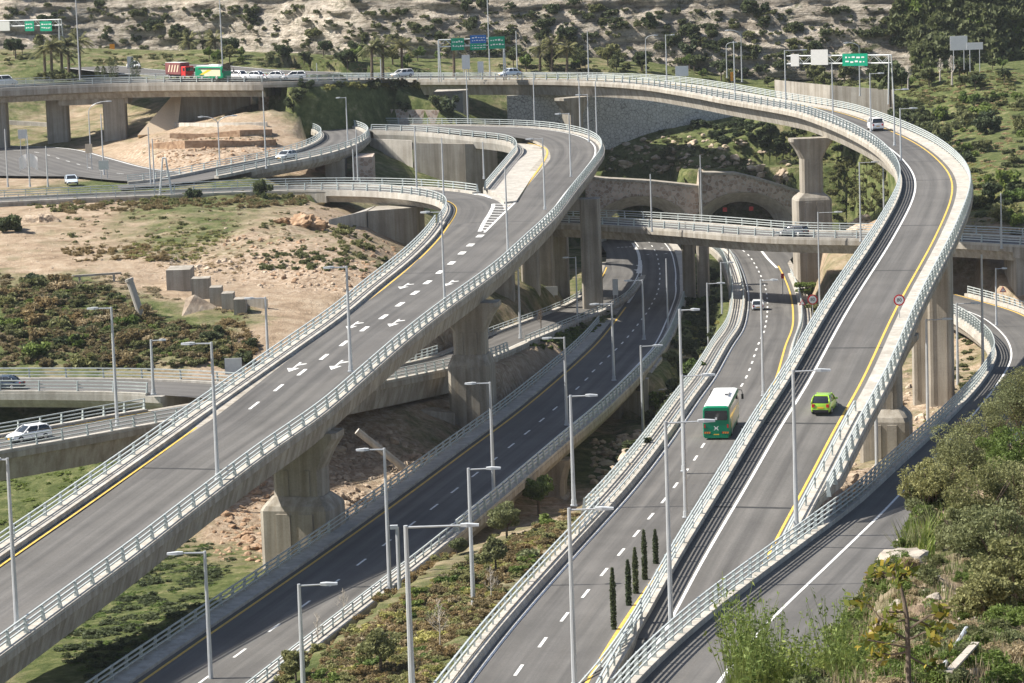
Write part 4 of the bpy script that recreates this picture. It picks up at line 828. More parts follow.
# ================================================================== LAMPS
def solve_h(X,py):
    lo,hi=0.,40.
    for _ in range(40):
        m=(lo+hi)/2
        if proj((X[0],X[1],X[2]+m))[1]>py: lo=m
        else: hi=m
    return lo
mb=MB(); mb.tube((0,0,0),(0,0,1),.16,.095,8); _pm=mb.build('pole','pole'); LP=_pm.data; bpy.data.objects.remove(_pm)
mb=MB(); mb.tube((0,0,0),(1,0,.02),.06,.05,6); _o=mb.build('arm','pole'); LA=_o.data; bpy.data.objects.remove(_o)
mb=MB(); mb.loft([[(0,-.13,-.06),(0,.13,-.06),(0,.13,.08),(0,-.13,.08)],[(.35,-.19,-.08),(.35,.19,-.08),(.35,.17,.10),(.35,-.17,.10)],[(1.0,-.15,-.06),(1.0,.15,-.06),(1.0,.12,.05),(1.0,-.12,.05)]]); _o=mb.build('lamp_head','lamp'); LH=_o.data; bpy.data.objects.remove(_o)
mb=MB(); mb.box((0,0,.04),(.5,.5,.08)); mb.tube((0,0,.08),(0,0,.5),.2,.19,8); _o=mb.build('base','pole'); LB=_o.data; bpy.data.objects.remove(_o)
def lamp(base,top,arm,label,surf=None,thick=1.,curved=False,cat='street lamp',double=False):
    px,py=base
    if isinstance(surf,Path): q,o=surf.px(base); X=surf.at(q,o,.2)
    elif surf is None: X=hit(px,py); X=at(px,py,-5) if X is None else X
    else: X=at(px,py,surf)
    h=solve_h(X,top); t=thing('street_lamp',label,cat,tuple(X),0,'street lamps')
    inst('pole',LP,t,(0,0,0),0,(thick,thick,h)); inst('base',LB,t,(0,0,0),0,(thick,thick,thick))
    D=np.linalg.norm(X-np.array([0,0,CH])); arms=[arm] if arm else []
    if double: arms=[arm,-arm]
    for a in arms:
        L=max(.6,abs(a)*D/CF); yaw=0. if a>0 else math.pi
        yaw+=random.uniform(-.08,.08); hl=min(1.1,L*.45)
        if curved:
            m=MB(); pts=[(0,0,h-.05)]+[(math.copysign(1,a)*L*(1-math.cos(k*math.pi/10)),0,h+L*.55*math.sin(k*math.pi/10)) for k in range(1,6)]; m.chain(pts,[.09*thick]*6,6); m.build('arm','pole',t)
            inst('lamp_head',LH,t,(math.copysign(1,a)*L,0,h+L*.55),yaw,(.9,1.2,1.2))
        else:
            inst('arm',LA,t,(0,0,h-.12),yaw,(max(.2,L-hl*.9),thick,thick)); inst('lamp_head',LH,t,((L-hl)*math.cos(yaw),(L-hl)*math.sin(yaw),h-.08),yaw,(hl,1.15,1.15))
    return t
SL=[((17.4,634),458,-12,P1,'tall lamp at the left photo edge, on the near kerb of the climbing flyover'),
((218,483),342,-30,P1,'tall lamp with left arm on the climbing flyover, above its first pier'),
((351,374),266,-23,P1,'lamp with left arm on the near kerb of the climbing flyover, beside the merge arrows'),
((445,309),211,-21,P1,'lamp with left arm on the near kerb of the climbing flyover, above its second pier'),
((508,254),168,0,P1,'bare topped lamp post crossing the chevron gore of the climbing flyover'),
((545,211),138,-17,P1,'lamp with left arm just below the final bend of the climbing flyover'),
((571,178),113,-14,P1,'lamp with left arm at the start of the final bend of the climbing flyover'),
((589,143),94,-12,P1,'lamp with left arm outside the final bend, before the high pier'),
((597,138),80.5,0,P1,'rightmost lamp post on the outside of the final bend of the climbing flyover'),
((580.5,133),78,0,P1,'lamp post standing just left of the high pier behind the final bend'),
((534.5,125),73,0,P1,'lamp post before the panelled wall, atop the climbing flyover'),
((468,124.5),70,0,P1,'lamp post on the top stretch of the climbing flyover, in front of its shaded abutment'),
((383,123.5),59,0,P1,'tall lamp post in front of the two palms of the stone embankment'),
((357,123),83,0,P1,'slim lamp post in front of the stone terrace walls'),
((319,119),63,0,12.3,'slim lamp post behind the far bend of the loop ramp'),
((348,146),97,-10,P10,'lamp with left arm on the near edge of the loop ramp bend'),
((266,170),91,0,P10,'lamp post at the near edge of the loop ramp beside the silver car'),
((354,180),149,0,8.8,'short lamp post in front of the stone pier of the loop ramp'),
((358,180),129,0,8.7,'lamp post right of the stone pier of the loop ramp'),
((417,193),126,0,PB,'lamp post on the branch bridge in front of the bright retaining wall'),
((444,200),137.7,0,PB,'lamp post at the bend of the branch bridge'),
((484,179),142,0,10,'lamp post beside the inner railing between branch and upper curve'),
((517.6,80),31,0,P2,'lamp post on the far stretch of the high flyover, right of the green signs'),
((589,79),31,0,P2,'lamp post on the far stretch of the high flyover, above the high pier'),
((667,88),34.6,9,P2,'lamp with short right arm on the far stretch of the high flyover'),
((735,99.6),41,0,P2,'lamp post on the inner edge of the high flyover, above the panelled wall'),
((786,110),50,22,P2,'lamp with right arm on the high flyover, left of the bare gantry panels'),
((833,118.6),63,0,P2,'lamp post on the inner edge of the high flyover, under the green gantry sign'),
((871,133),73,14,P2,'lamp with right arm beside the white van on the high flyover'),
((894.6,147),89,15,P2,'lamp with right arm on the high flyover, just past the white van'),
((901,162),108,17,P2,'lamp with right arm at the outer bend, nearest below the white van'),
((861,243),162,20,P5,'lamp with right arm on the level bridge, left of the high flyover'),
((884,215),133,0,3,'lamp post behind the level bridge, before the tan rock mound'),
((1001.5,250),193,0,P5,'lamp post on the right end of the level bridge'),
((702,227),155,0,-4,'slim post before the stone wall between the two tunnel mouths'),
((652,233),174,0,P5,'lamp post on the level bridge before the left tunnel mouth'),
((820,315),212,24,-8.5,'tall lamp with right arm rising past the level bridge, by the clipped hedge'),
((958,390),303,23,-6.5,'lamp with right arm beside the tall twin portal columns'),
((983,370),254.6,0,P8,'tall lamp post on the left parapet of the S curved ramp'),
((996.5,327),268,11,P8,'lamp with right arm at the top bend of the S curved ramp'),
((928,428),319,26,-5.2,'lamp with right arm in front of the tall twin portal columns'),
((877,470),339.5,30,-3.2,'lamp with right arm before the wide pedestal of the high flyover'),
((796.6,534),370,37,P2,'tall lamp with right arm beside the lime green car'),
((671.7,643.5),421.5,49,P2,'tallest foreground lamp, with right arm, where the high flyover starts'),
((684,474),309,20,P3,'tall lamp with right arm left of the green bus, the farther of two overlapping posts'),
((686,520),375,33,P3,'tall lamp with right arm left of the green bus, the nearer of two overlapping posts'),
((574,508),395,27,P3,'tall lamp with right arm by the small round tree on the median'),
((575,694),508,44,P3,'tall foreground lamp with right arm on the left edge of the bus road'),
((567,427),337,-22,P4,'lamp with left arm on the right railing of the dark viaduct'),
((614,382),303,-22,P4,'lamp with left arm on the right railing of the dark viaduct, before the portal pillar'),
((643.5,443.5),345.5,22,-10.5,'lamp with right arm standing beside the abutment of the dark viaduct'),
((763.6,398),279.6,17,P3,'lamp with right arm on the right of the bus road, behind the bus'),
((644,341),279.6,-18,P4,'lamp with left arm over the striped shadows of the dark viaduct'),
((668,329),258.5,0,P4,'slim lamp post on the right edge of the dark viaduct, before the level bridge'),
((709,358.7),283,18,-11,'nearest of three right armed lamps on the shrubby strip left of the bus road'),
((722.6,332),262,13,-11.2,'middle one of three right armed lamps on the shrubby strip left of the bus road'),
((730,312),247,14,-11.4,'farthest of three right armed lamps on the shrubby strip left of the bus road'),
((577.6,321.5),256.7,-13,P6,'lamp with left arm beside the tall portal pillar'),
((520.5,339.6),269,-15,P6,'lamp with left arm on the slip road beneath the climbing flyover'),
((117.7,429),307,-24,P6,'lamp with left arm on the near edge of the ramp, right of the white hatchback'),
((153.7,396.6),339.6,15,P7,'short lamp with right arm where the level approach joins the ramp'),
((268,357),297,-21,2.2,'lamp with left arm beside the dirt track, left of the climbing flyover'),
((494,499),382,-25,P4,'lamp with left arm on the right railing of the dark viaduct, above the olive trees'),
((474,620),468,32,-2.6,'lamp with right arm rising from the rusty shrubs of the median'),
((390,591.6),448,-28,P4,'lamp with left arm on the median edge of the dark viaduct'),
((414,735),525.5,72,-1.5,'thickest foreground lamp, with long right arm ending in a boxy head'),
((304,700),584,38,-2.2,'foreground lamp with right arm at the lower end of the median'),
((212,700),551,-37,-6,'foreground lamp with left arm in front of the climbing flyover at lower left'),
((80,80),-30,0,22.2,'very tall mast behind the left palm cluster'),((223,74),-30,0,21.4,'very tall mast behind the small green bus'),((490,76),-25,0,18.6,'very tall mast between the green gantry signs'),
((191,121.5),83,0,13.6,'slim lamp post before the dark abutment of the far bridge'),((151,186),127,0,10,'lamp post right of the grass island, the taller of two'),((154.5,185),139,0,10,'lamp post right of the grass island, the shorter of two'),
((104,176),114,0,10,'lamp post before the thick column of the far bridge'),((48,187),146,0,10,'lamp post before the curving kerb at the left, beside the silver car'),((8,187),129,0,10,'lamp post at the left edge under the far bridge'),((30,187),135,0,10,'flag post with two small flags under the far bridge')]
for b,t,a,s,l in SL: lamp(b,t,a,l,s,1.35 if 'thickest' in l else (1.1 if b[1]>330 else .85))
for b,t,a,s,l,d in [((91,158),112,18,11,'curved arm lamp between the two thick columns of the far bridge',False),((220,168),124,14,10.8,'double armed curved lamp before the bare earth bank',True),((646.5,77),40,8,17.2,'curved arm lamp behind the far stretch of the high flyover',False),((727,78),46,6,16.8,'left one of a pair of curved lamps behind the outer bend',False),((742,82),36,-11,16.8,'right one of a pair of curved lamps behind the outer bend',False),((860,96),48,-10,16.5,'curved lamp right of the green gantry sign',False)]:
    lamp(b,t,a,l,s,.8,True,double=d)
# camera post in the median, flags
X=P4.at(*P4.px((400,600))); t=thing('camera_post','short grey camera post on the median edge of the dark viaduct','camera post',tuple(X)); h=solve_h(X,527); m=MB(); m.tube((0,0,0),(0,0,h),.16,.14,8); m.build('pole','pole',t); m=MB(); m.box((-.25,0,h),(.6,.3,.3)); m.build('camera','lamp',t)
X=at(30,187,10); 
for s,l in ((-1,'small white flag on the left side of the flag post'),(1,'small white flag on the right side of the flag post')):
    m=MB(); m.loft([[(0,-.02,0),(0,.02,0),(0,.02,2.),(0,-.02,2.)],[(s*.6,.1,-.3),(s*.6,.14,-.3),(s*.6,.14,1.8),(s*.6,.1,1.8)],[(s*1.2,-.1,-.7),(s*1.2,-.06,-.7),(s*1.2,-.06,1.4),(s*1.2,-.1,1.4)]]); o=m.build('flag','sign_white',None,False,(X[0]+s*.25,X[1]-.2,X[2]+3.2)); tag(o,l,'flag')
# ================================================================== SIGNS
M['ink']=simple('black_sign_ink',(.02,.02,.02),.5)
def disc(m,c,r,n=20,th=.04,r2=0):
    V=[];F=[]
    for y in (-th/2,th/2):
        for k in range(n): V.append((c[0]+r*math.cos(2*math.pi*k/n),c[1]+y,c[2]+r*math.sin(2*math.pi*k/n)))
    m.add(V,[tuple(range(n)),tuple(range(2*n-1,n-1,-1))]+[(k,n+k,n+(k+1)%n,(k+1)%n) for k in range(n)]); return m
def text(t,s,size,loc,mat,name='lettering'):
    c=bpy.data.curves.new(name,'FONT'); c.body=s; c.size=size; c.align_x='CENTER'; c.align_y='CENTER'; c.extrude=.005
    o=bpy.data.objects.new(name,c); COL.objects.link(o); o.rotation_euler=(math.pi/2,0,0)
    dg=bpy.context.evaluated_depsgraph_get(); me=bpy.data.meshes.new_from_object(o.evaluated_get(dg)); bpy.data.objects.remove(o)
    me.materials.clear(); me.materials.append(M[mat]); o=bpy.data.objects.new(name,me); COL.objects.link(o); o.location=loc; o.rotation_euler=(math.pi/2,0,0); setparent(o,t); return o
def round_sign(base,top,surf,label,r=.42,txt='80'):
    X=surf.at(*surf.px(base)) if isinstance(surf,Path) else at(base[0],base[1],surf)
    h=solve_h(X,top); t=thing('speed_limit_sign',label,'road sign',tuple(X),0,'round speed limit signs'); m=MB(); m.tube((0,0,0),(0,0,h+.1),.05,.05); m.build('post','pole',t)
    m=MB(); disc(m,(0,-.08,h),r); m.build('rim','sign_red',t); m=MB(); disc(m,(0,-.125,h),r*.74,20,.03); m.build('face','sign_white',t); text(t,txt,r*.85,(0,-.155,h),'ink'); return t
def tri_sign(base,top,surf,label):
    X=surf.at(*surf.px(base)) if isinstance(surf,Path) else at(base[0],base[1],surf)
    h=solve_h(X,top); t=thing('warning_sign',label,'road sign',tuple(X)); m=MB(); m.tube((0,0,0),(0,0,h),.05,.05); m.build('post','pole',t)
    for r,y,mt,nm in ((.55,-.08,'sign_red','rim'),(.36,-.11,'sign_white','face')):
        m=MB(); m.add([(r*math.sin(a),y+dy,h+r*math.cos(a)) for dy in (-.015,.015) for a in (0,2.094,4.189)],[(0,1,2),(5,4,3),(0,3,4,1),(1,4,5,2),(2,5,3,0)]); m.build(nm,mt,t)
round_sign((899.5,320),300,P2,'red ringed speed limit sign on the walkway of the high flyover',.52)
round_sign((813,322),299.5,-8.3,'red ringed speed limit sign between hedge and high flyover',.72)
tri_sign((802.5,318),303,-8.4,'red triangular warning sign left of the round one by the hedge')
tri_sign((1003,300),290,-5.2,'red triangular warning sign at the mouth of the underpass on the right')
def panel(t,x,z,w,h,mat,y=-.25,marks=True,blue=None):
    m=MB(); m.box((x,y,z),(w,.12,h)); o=m.build('panel',mat,t)
    if marks:
        m=MB(); n=0
        for r in range(2):
            cx=-w*.38
            while cx<w*.34:
                l=random.uniform(.25,.7)*w*.22; hh=h*.10; m.box((x+cx+l/2,y-.075,z+h*(.2-.36*r)+random.uniform(-.03,.03)*h),(l,.02,hh*random.uniform(.7,1.5))); cx+=l+w*.06
        m.build('lettering','sign_white',o)
    return o
def gantry(name,label,pts,surf,ztop,panels,cat='sign gantry',both=True):
    """pts: base pixels of the two legs; panels: (px,py centre, w px, h px, mat)"""
    A,B=[at(*p,surf) for p in pts]; D=np.linalg.norm(A-np.array([0,0,CH])); t=thing(name,label,cat,tuple(A)); d=B-A; L=math.hypot(d[0],d[1]); yaw=math.atan2(d[1],d[0]); t.rotation_euler=(0,0,yaw)
    h=solve_h(A,ztop)
    for x in ((0,L) if both else (L,)):
        m=MB(); m.tube((x-.15,-.7,0),(x,-.45,h),.13,.11); m.tube((x+.15,.7,0),(x,.45,h),.13,.11); m.build('leg','lamp',t)
    m=MB()
    for y in (-.45,.45):
        for z in (h,h-1.3): m.tube((0,y,z),(L,y,z),.10)
        n=int(L/1.4)
        for k in range(n): m.tube((L*k/n,y,h if k%2 else h-1.3),(L*(k+1)/n,y,h-1.3 if k%2 else h),.05,n=4)
    m.build('truss','lamp',t)
    for px,py,w,hh,mt in panels:
        s=D/CF; 
        # local position of the panel centre
        dd=ray(px,py); co,si=math.cos(yaw),math.sin(yaw)
        # intersect with the gantry plane
        nx,ny=-si,co; k=((A[0])*nx+(A[1])*ny)/(dd[0]*nx+dd[1]*ny); P=np.array([0,0,CH])+dd*k; lx=(P[0]-A[0])*co+(P[1]-A[1])*si
        panel(t,lx,P[2]-A[2],w*s,hh*s,mt,-.75,mt in('sign_green','sign_blue'))
    return t
gantry('sign_gantry','white truss gantry with one turquoise green sign and two bare panels over the outer bend',[(789,104),(891,104)],16.6,56,[(857,59.5,27,12,'sign_green'),(797,60,9,12,'sign_back'),(821.5,57,18.5,15,'sign_back')],both=False)
gantry('sign_gantry','gantry with three green and blue direction signs before the cliff',[(440,82),(505,80)],18.6,40,[(458,44,13,12,'sign_green'),(478.5,39,16,8,'sign_blue'),(478.5,46.5,16,6.5,'sign_green'),(497,42.5,16,12,'sign_green')])
gantry('sign_gantry','far left gantry with two green direction signs before the pale cliff',[(-6,55),(62,54)],22.6,21,[(31.5,26,11,9.5,'sign_green'),(48,26,14,9.5,'sign_green'),(6,26,14,9,'sign_back')])
def board(base,cy,w,h,surf,mat,label,cat='sign board',legs=2):
    X=at(*base,surf); D=np.linalg.norm(X-np.array([0,0,CH])); s=D/CF; t=thing('sign_board',label,cat,tuple(X)); H=solve_h(X,cy); m=MB()
    for x in ((-.3,.3) if legs==2 else (0,)): m.tube((x*w*s,0,0),(x*w*s,0,H+h*s*.4),.06)
    m.build('post','pole',t); m=MB(); m.box((0,-.12,H),(w*s,.1,h*s)); m.build('panel',mat,t); return t
board((466.5,79),62,8,14,18.5,'sign_white','larger plain white board behind the far end of the high flyover')
board((481,79),67,6,11,18.5,'sign_white','smaller white board right of the larger one, behind the far end of the high flyover')
board((90,171),148.5,7,9,10,'sign_cream','cream notice panel below the far bridge, on a lamp height post'); board((104.5,180),165,10,9,10,'sign_back','grey back of a road sign beside the grass island')
board((24,158),134,9,9,10.2,'sign_back','grey sign back under the left end of the far bridge'); board((239,272),0,1,1,5,'pole','') if False else None
board((113,62),47,5,6,22.2,'sign_orange','orange square sign before the pale cliff',legs=1); board((218.5,79),72.5,6,7,21.3,'sign_orange','orange panel before the small green bus'); board((732,82),76.5,2.6,9,16.9,'sign_orange','narrow orange panel behind the outer bend of the high flyover',legs=1)
board((682,78),71,13,10,17,'sign_white','white utility cabinet behind the far stretch of the high flyover'); board((131,76),62,6,11,22,'sign_back','grey information board behind the far bridge')
board((279,129),111,3.5,5,11.8,'sign_blue','small blue sign at the far bend of the loop ramp',legs=1); board((437,350),0,1,1,5,'pole','') if False else None
board((616,312),287,5.5,16,-10.5,'sign_back','tall grey sign back at the gore beside the portal pillar'); board((548,300),291,20,9,-9,'sign_back','wide white backed sign under the climbing flyover'); board((234,377),366,17,16,1.3,'sign_back','square grey sign back beside the level approach road'); board((783,300),276,3,5,-9.5,'sign_red','small red sign beside the white column of the level bridge',legs=1)
board((655,82),0,1,1,17,'pole','') if False else None
board((670,60),40,26,18,24,'sign_back','') if False else None
board((959,70),43,17,14,22,'sign_white','large pale billboard among trees on the right hillside'); board((975,72),46,16,7,22,'sign_white','low pale billboard right of the larger one on the right hillside')
# A shaped white trestle mast beside the branch road
X=at(166,196,10); t=thing('trestle_mast','white A shaped trestle mast on the branch road parapet','mast',tuple(X)); h=solve_h(X,158)
for s in (-.9,.9):
    for y in (-.4,.4): m=MB(); m.tube((s,y,0),(s*.25,y*.5,h),.14,.1); m.build('leg','lamp',t)
m=MB(); m.tube((-.6,0,h*.45),(.6,0,h*.45),.08); m.tube((-.3,0,h),(.3,0,h),.12); m.build('brace','lamp',t)
# leaning pipe and lying drain pipe
P=hit(143,317); m=MB(); d=np.array([-.45,0,1.]); m.tube((0,0,-.5),(-1.3,0,4.2),.42,.42,10); m.tube((-1.3,0,4.2),(-1.4,0,4.5),.5,.5,10); o=m.build('leaning_pipe','concrete_light',None,False,tuple(P)); tag(o,'pale concrete pipe leaning out of the scrub beside the stepped culvert','pipe')
A=at(357,431,-2.2); B=at(404,468,-6.2); m=MB(); m.tube(A,B,.36,.36,10); o=m.build('drain_pipe','concrete_light'); tag(o,'long pale drain pipe lying down the rubble slope right of the first pier','pipe')
# bus shelter, kiosk etc. far
def small_box(px,py,z,w,h,mat,nm,label,cat):
    X=at(px,py,z); s=np.linalg.norm(X-np.array([0,0,CH]))/CF; t=thing(nm,label,cat,tuple(X)); m=MB(); m.box((0,0,h*s/2),(w*s,1.6,h*s)); m.build('body',mat,t); m=MB(); m.box((0,0,h*s+.08),(w*s+.4,2.,.16)); m.build('roof','lamp',t); m=MB(); m.box((0,-.82,h*s*.5),(w*s*.6,.04,h*s*.5)); m.build('door','sign_back',t)
small_box(678,78,17.2,11,9,'sign_white','kiosk','small white kiosk with orange top light behind the far flyover','kiosk') if False else None
# ================================================================== VEHICLES
def wheel(t,x,y,r,w):
    m=MB(); m.tube((x-w/2,y,r),(x+w/2,y,r),r,r,16); o=m.build('wheel','tyre',t); s=1 if x>0 else -1
    m=MB(); m.tube((x+s*(w/2+.005),y,r),(x+s*(w/2+.02),y,r),r*.62,r*.55,12); m.build('rim','rim',o)
def soften(o,w):
    md=o.modifiers.new('bevel','BEVEL'); md.width=w; md.segments=3; md.limit_method='ANGLE'; md.angle_limit=math.radians(25)
def car(label,X,yaw,L=4.1,W=1.75,H=1.48,paint=(.7,.7,.7),style='hatch',cat='car',plate='amber'):
    """local +y is forward"""
    pm=bpy.data.materials.new('car_paint'); pm.use_nodes=True; b=pm.node_tree.nodes['Principled BSDF']; b.inputs['Base Color'].default_value=(*paint,1); b.inputs['Roughness'].default_value=.28; b.inputs['Coat Weight'].default_value=.5
    t=thing('parked_car' if False else 'car',label,cat,tuple(X),yaw-math.pi/2)
    l=L/2; zb=.22; belt=H*.62
    hood={'hatch':.80,'sedan':.72,'suv':.86,'van':.9}[style]*belt*1.02
    if style=='sedan': st=[(-l,.5*belt,.80),(-l+.08,.86*belt,.93),(-l+.9,.92*belt,.99),(-.3,belt,1),(l*.35,belt*.98,1),(l*.8,hood*.95,.95),(l-.1,hood*.78,.86),(l,hood*.55,.76)]
    elif style=='van': st=[(-l,.6*belt,.9),(-l+.06,belt,.96),(-.3,belt,1),(l*.45,belt,1),(l*.85,hood*.9,.95),(l-.08,hood*.75,.88),(l,.5*belt,.8)]
    else: st=[(-l,.5*belt,.84),(-l+.06,.93*belt,.94),(-l+.5,belt,.99),(-.2,belt,1),(l*.38,belt*.97,1),(l*.82,hood*.93,.94),(l-.1,hood*.76,.85),(l,hood*.52,.74)]
    rings=[]
    for y,z1,k in st:
        hw=W/2*k; z1=max(z1,zb+.2); rings.append([(-hw*.90,y,zb),(-hw,y,zb+.16),(-hw,y,z1-.14),(-hw*.93,y,z1),(hw*.93,y,z1),(hw,y,z1-.14),(hw,y,zb+.16),(hw*.90,y,zb)])
    m=MB(); m.loft(rings); body=m.build('body',pm,t,True); soften(body,.09)
    yb0,yb1={'hatch':(-l+.10,l*.46),'sedan':(-l*.72,l*.42),'suv':(-l+.10,l*.44),'van':(-l+.07,l*.62)}[style]; yt0,yt1={'hatch':(-l+.55,l*.06),'sedan':(-l*.38,l*.08),'suv':(-l+.42,l*.14),'van':(-l+.22,l*.34)}[style]
    hb,ht=W/2*.92,W/2*.70; zm=belt+(H-belt)*.55; f=.45; ym0=yb0+(yt0-yb0)*.42; ym1=yb1+(yt1-yb1)*.58; hm=hb+(ht-hb)*.42
    R3=[[(-hb,yb0,belt-.08),(hb,yb0,belt-.08),(hb,yb1,belt-.08),(-hb,yb1,belt-.08)],[(-hm,ym0,zm),(hm,ym0,zm),(hm,ym1,zm),(-hm,ym1,zm)],[(-ht,yt0,H-.05),(ht,yt0,H-.05),(ht,yt1,H-.06),(-ht,yt1,H-.06)]]
    m=MB(); m.loft(R3); o=m.build('windows','glass',t,True); soften(o,.10)
    m=MB(); e=.03; m.loft([[(-ht-e,yt0-.10,H-.10),(ht+e,yt0-.10,H-.10),(ht+e,yt1+.06,H-.10),(-ht-e,yt1+.06,H-.10)],[(-ht+.06,yt0-.02,H-.02),(ht-.06,yt0-.02,H-.02),(ht-.06,yt1-.02,H-.025),(-ht+.06,yt1-.02,H-.025)],[(-ht+.2,yt0+.25,H),(ht-.2,yt0+.25,H),(ht-.2,yt1-.25,H),(-ht+.2,yt1-.25,H)]]); o=m.build('roof',pm,t,True); soften(o,.05)
    for k in range(4): m=MB(); m.chain([R3[0][k],R3[1][k],R3[2][k]],[.075,.065,.055],6); m.build('pillar',pm,t,True)
    for s in (-1,1):
        u=.5; m=MB(); m.chain([(s*hb,yb0+(yb1-yb0)*u,belt-.05),(s*hm,ym0+(ym1-ym0)*u,zm),(s*ht,yt0+(yt1-yt0)*u,H-.06)],[.05,.045,.04],5); m.build('pillar',pm,t,True)
    for s in (-1,1):
        for y in (-l*.62,l*.62): wheel(t,s*(W/2-.10),y,.31 if style!='suv' else .35,.20)
        m=MB(); m.box((s*W*.36,-l+.02,belt*.78),(.22,.10,.26)); m.build('tail_light','red_lens',t)
        m=MB(); m.box((s*W*.32,l-.07,hood*.62),(.30,.14,.13)); m.build('headlight','glass_pale',t)
        m=MB(); m.box((s*(W/2+.10),l*.30,belt+.06),(.18,.10,.14)); m.build('mirror',pm,t)
    m=MB(); m.box((0,-l-.012,.62*belt if style!='sedan' else .5*belt),(.50,.02,.12)); m.build('licence_plate',plate,t)
    m=MB(); m.box((0,l+.012,.42*belt),(.50,.02,.11)); m.build('licence_plate',plate,t)
    m=MB(); m.box((0,-l+.02,zb+.10),(W*.80,.12,.20)); m.box((0,l-.06,zb+.14),(W*.68,.14,.16)); m.build('bumper','black',t)
    return t
def place(p,px,rev=False,dz=.0,back=0.):
    q,o=p.px(px); q+=back; X=p.at(q,o,dz); return X,p.yaw(q)+(math.pi if rev else 0)
X,y=place(P2,(820.5,416)); X=X+1.85*np.array([math.cos(y),math.sin(y),.06]); car('small lime green hatchback driving up the high flyover, seen from behind',X,y,3.7,1.62,1.55,(.30,.52,.03))
X,y=place(P3,(758,310.5),back=2.1); car('silver white hatchback in the shadow on the bus road near the level bridge',X,y,4.1,1.75,1.5,(.72,.74,.76))
X,y=place(P2,(878,131.5),back=2.2); car('white minivan on the outer bend of the high flyover',X,y,4.6,1.9,1.95,(.85,.85,.85),'van')
X,y=place(P6,(29,440),True); car('white hatchback driving left down the ramp at the left edge',X,y,4.2,1.78,1.48,(.82,.83,.84),'hatch')
X,y=place(P7,(3,389),True); car('dark blue car at the left edge on the level approach road',X,y,4.4,1.8,1.45,(.03,.045,.07),'sedan')
X,y=place(P5,(793,236),True); car('dark grey estate car crossing the level bridge left of the high flyover',X,y,4.6,1.8,1.5,(.05,.06,.08),'suv')
X=P10.at(P10.loc(at(288,159,11.6))[0],.8); y=P10.yaw(P10.loc(X)[0]); car('silver car on the near side of the loop ramp',X,y,4.3,1.8,1.45,(.55,.58,.60))
X=at(71.5,184,10.1); car('silver car coming towards the viewer beside the grass island',X,-math.pi/2+.25,4.4,1.8,1.45,(.55,.62,.70),'sedan')
# far surface road behind the bridge
PF=Path([(-80,57,22.4),(0,60,22.35),(70,66,22.2),(140,73,22.0),(210,77,21.7),(290,79,21.4),(420,79,19.8),(520,78,18.8)])
PF2=Path([(-80,49,22.6),(60,55,22.4),(160,63,22.2),(260,72,21.8),(330,75,21.2)])
for p,w in ((PF,5.5),(PF2,4)):
    m=MB(); strip(m,p,-w,w,.3); struct(m.build('road','asphalt')); m=MB(); strip(m,p,w-.6,w-.3,.312); strip(m,p,-w+.3,-w+.6,.312); struct(m.build('road_marking_white','paint_white'))
for px,py,rev,st,col,l in [(97,62,True,'sedan',(.6,.65,.7),'silver car on the far road, right of the left palm cluster'),(88,60,True,'hatch',(.8,.8,.8),'white car on the far road, just right of the tall palm'),(117,62,False,'hatch',(.75,.75,.76),'white car on the far road behind the dark cypress row'),(134,70,False,'sedan',(.82,.82,.82),'white car on the far road beside the dark cypress pair'),
    (240,80.5,False,'van',(.85,.85,.85),'white estate car right of the small green bus'),(255,81,True,'sedan',(.82,.83,.85),'white saloon right of the white estate car'),(273,81,True,'sedan',(.85,.85,.85),'white car on the far road above the stone abutment'),(289,81.5,True,'hatch',(.8,.8,.8),'rightmost of the white cars above the stone abutment'),(545,69,True,'sedan',(.65,.72,.8),'pale blue car left of the middle palm trio'),(402,79,True,'hatch',(.8,.8,.8),'white car in front of the two embankment palms')]:
    p=PF; q,o=p.px((px,py)); X=p.at(q,max(-4,min(6,o)),.3); car(l,X,p.yaw(q)+(math.pi if rev else 0),4.6,1.85,1.55,col,st)
X,y=place(P9,(4,86)); car('white van at the left edge of the far bridge',(X[0],X[1],X[2]),y,5.,1.95,2.1,(.8,.82,.85),'van')
# box truck
q,o=PF.px((181,80.5)); X=PF.at(q,o,.3); t=thing('box_truck','box truck with red cab and dark red patterned box on the far road','truck',tuple(X),PF.yaw(q)-math.pi/2); t.scale=(.82,.82,.82)
def boxy(w,y0,y1,z0,z1,c=.08): return [[(-w/2+c,y,z0),(w/2-c,y,z0),(w/2,y,z0+c),(w/2,y,z1-c),(w/2-c,y,z1),(-w/2+c,y,z1),(-w/2,y,z1-c),(-w/2,y,z0+c)] for y in (y0,y1)]
M['truck_box']=simple('dark_red_truck_box',(.20,.07,.07),.5,0,.3,.6); M['truck_red']=simple('red_truck_cab',(.50,.03,.03),.35,0,.05)
m=MB(); m.loft(boxy(2.5,-4.2,1.7,1.0,3.7)); bx=m.build('cargo_box','truck_box',t); m=MB(); m.box((0,-1.2,3.73),(2.5,5.9,.06)); m.build('box_roof','white',bx)
m=MB()
for k in range(4): m.add([(1.262,-3.2+k*1.1,1.6),(1.262,-2.8+k*1.1,1.6),(1.262,-2.2+k*1.1,3.2),(1.262,-2.6+k*1.1,3.2)],[(0,1,2,3)])
m.build('side_graphic','sign_cream',bx)
m=MB(); m.loft(boxy(2.35,1.85,3.5,.6,2.9,.15)); m.build('cab','truck_red',t); m=MB(); m.box((0,3.52,2.2),(2.0,.06,.8)); m.box((0,2.9,2.2),(2.38,.7,.7)); m.build('windows','glass',t)
m=MB(); m.box((0,-.5,.8),(1.0,7.2,.3)); m.build('chassis','black',t)
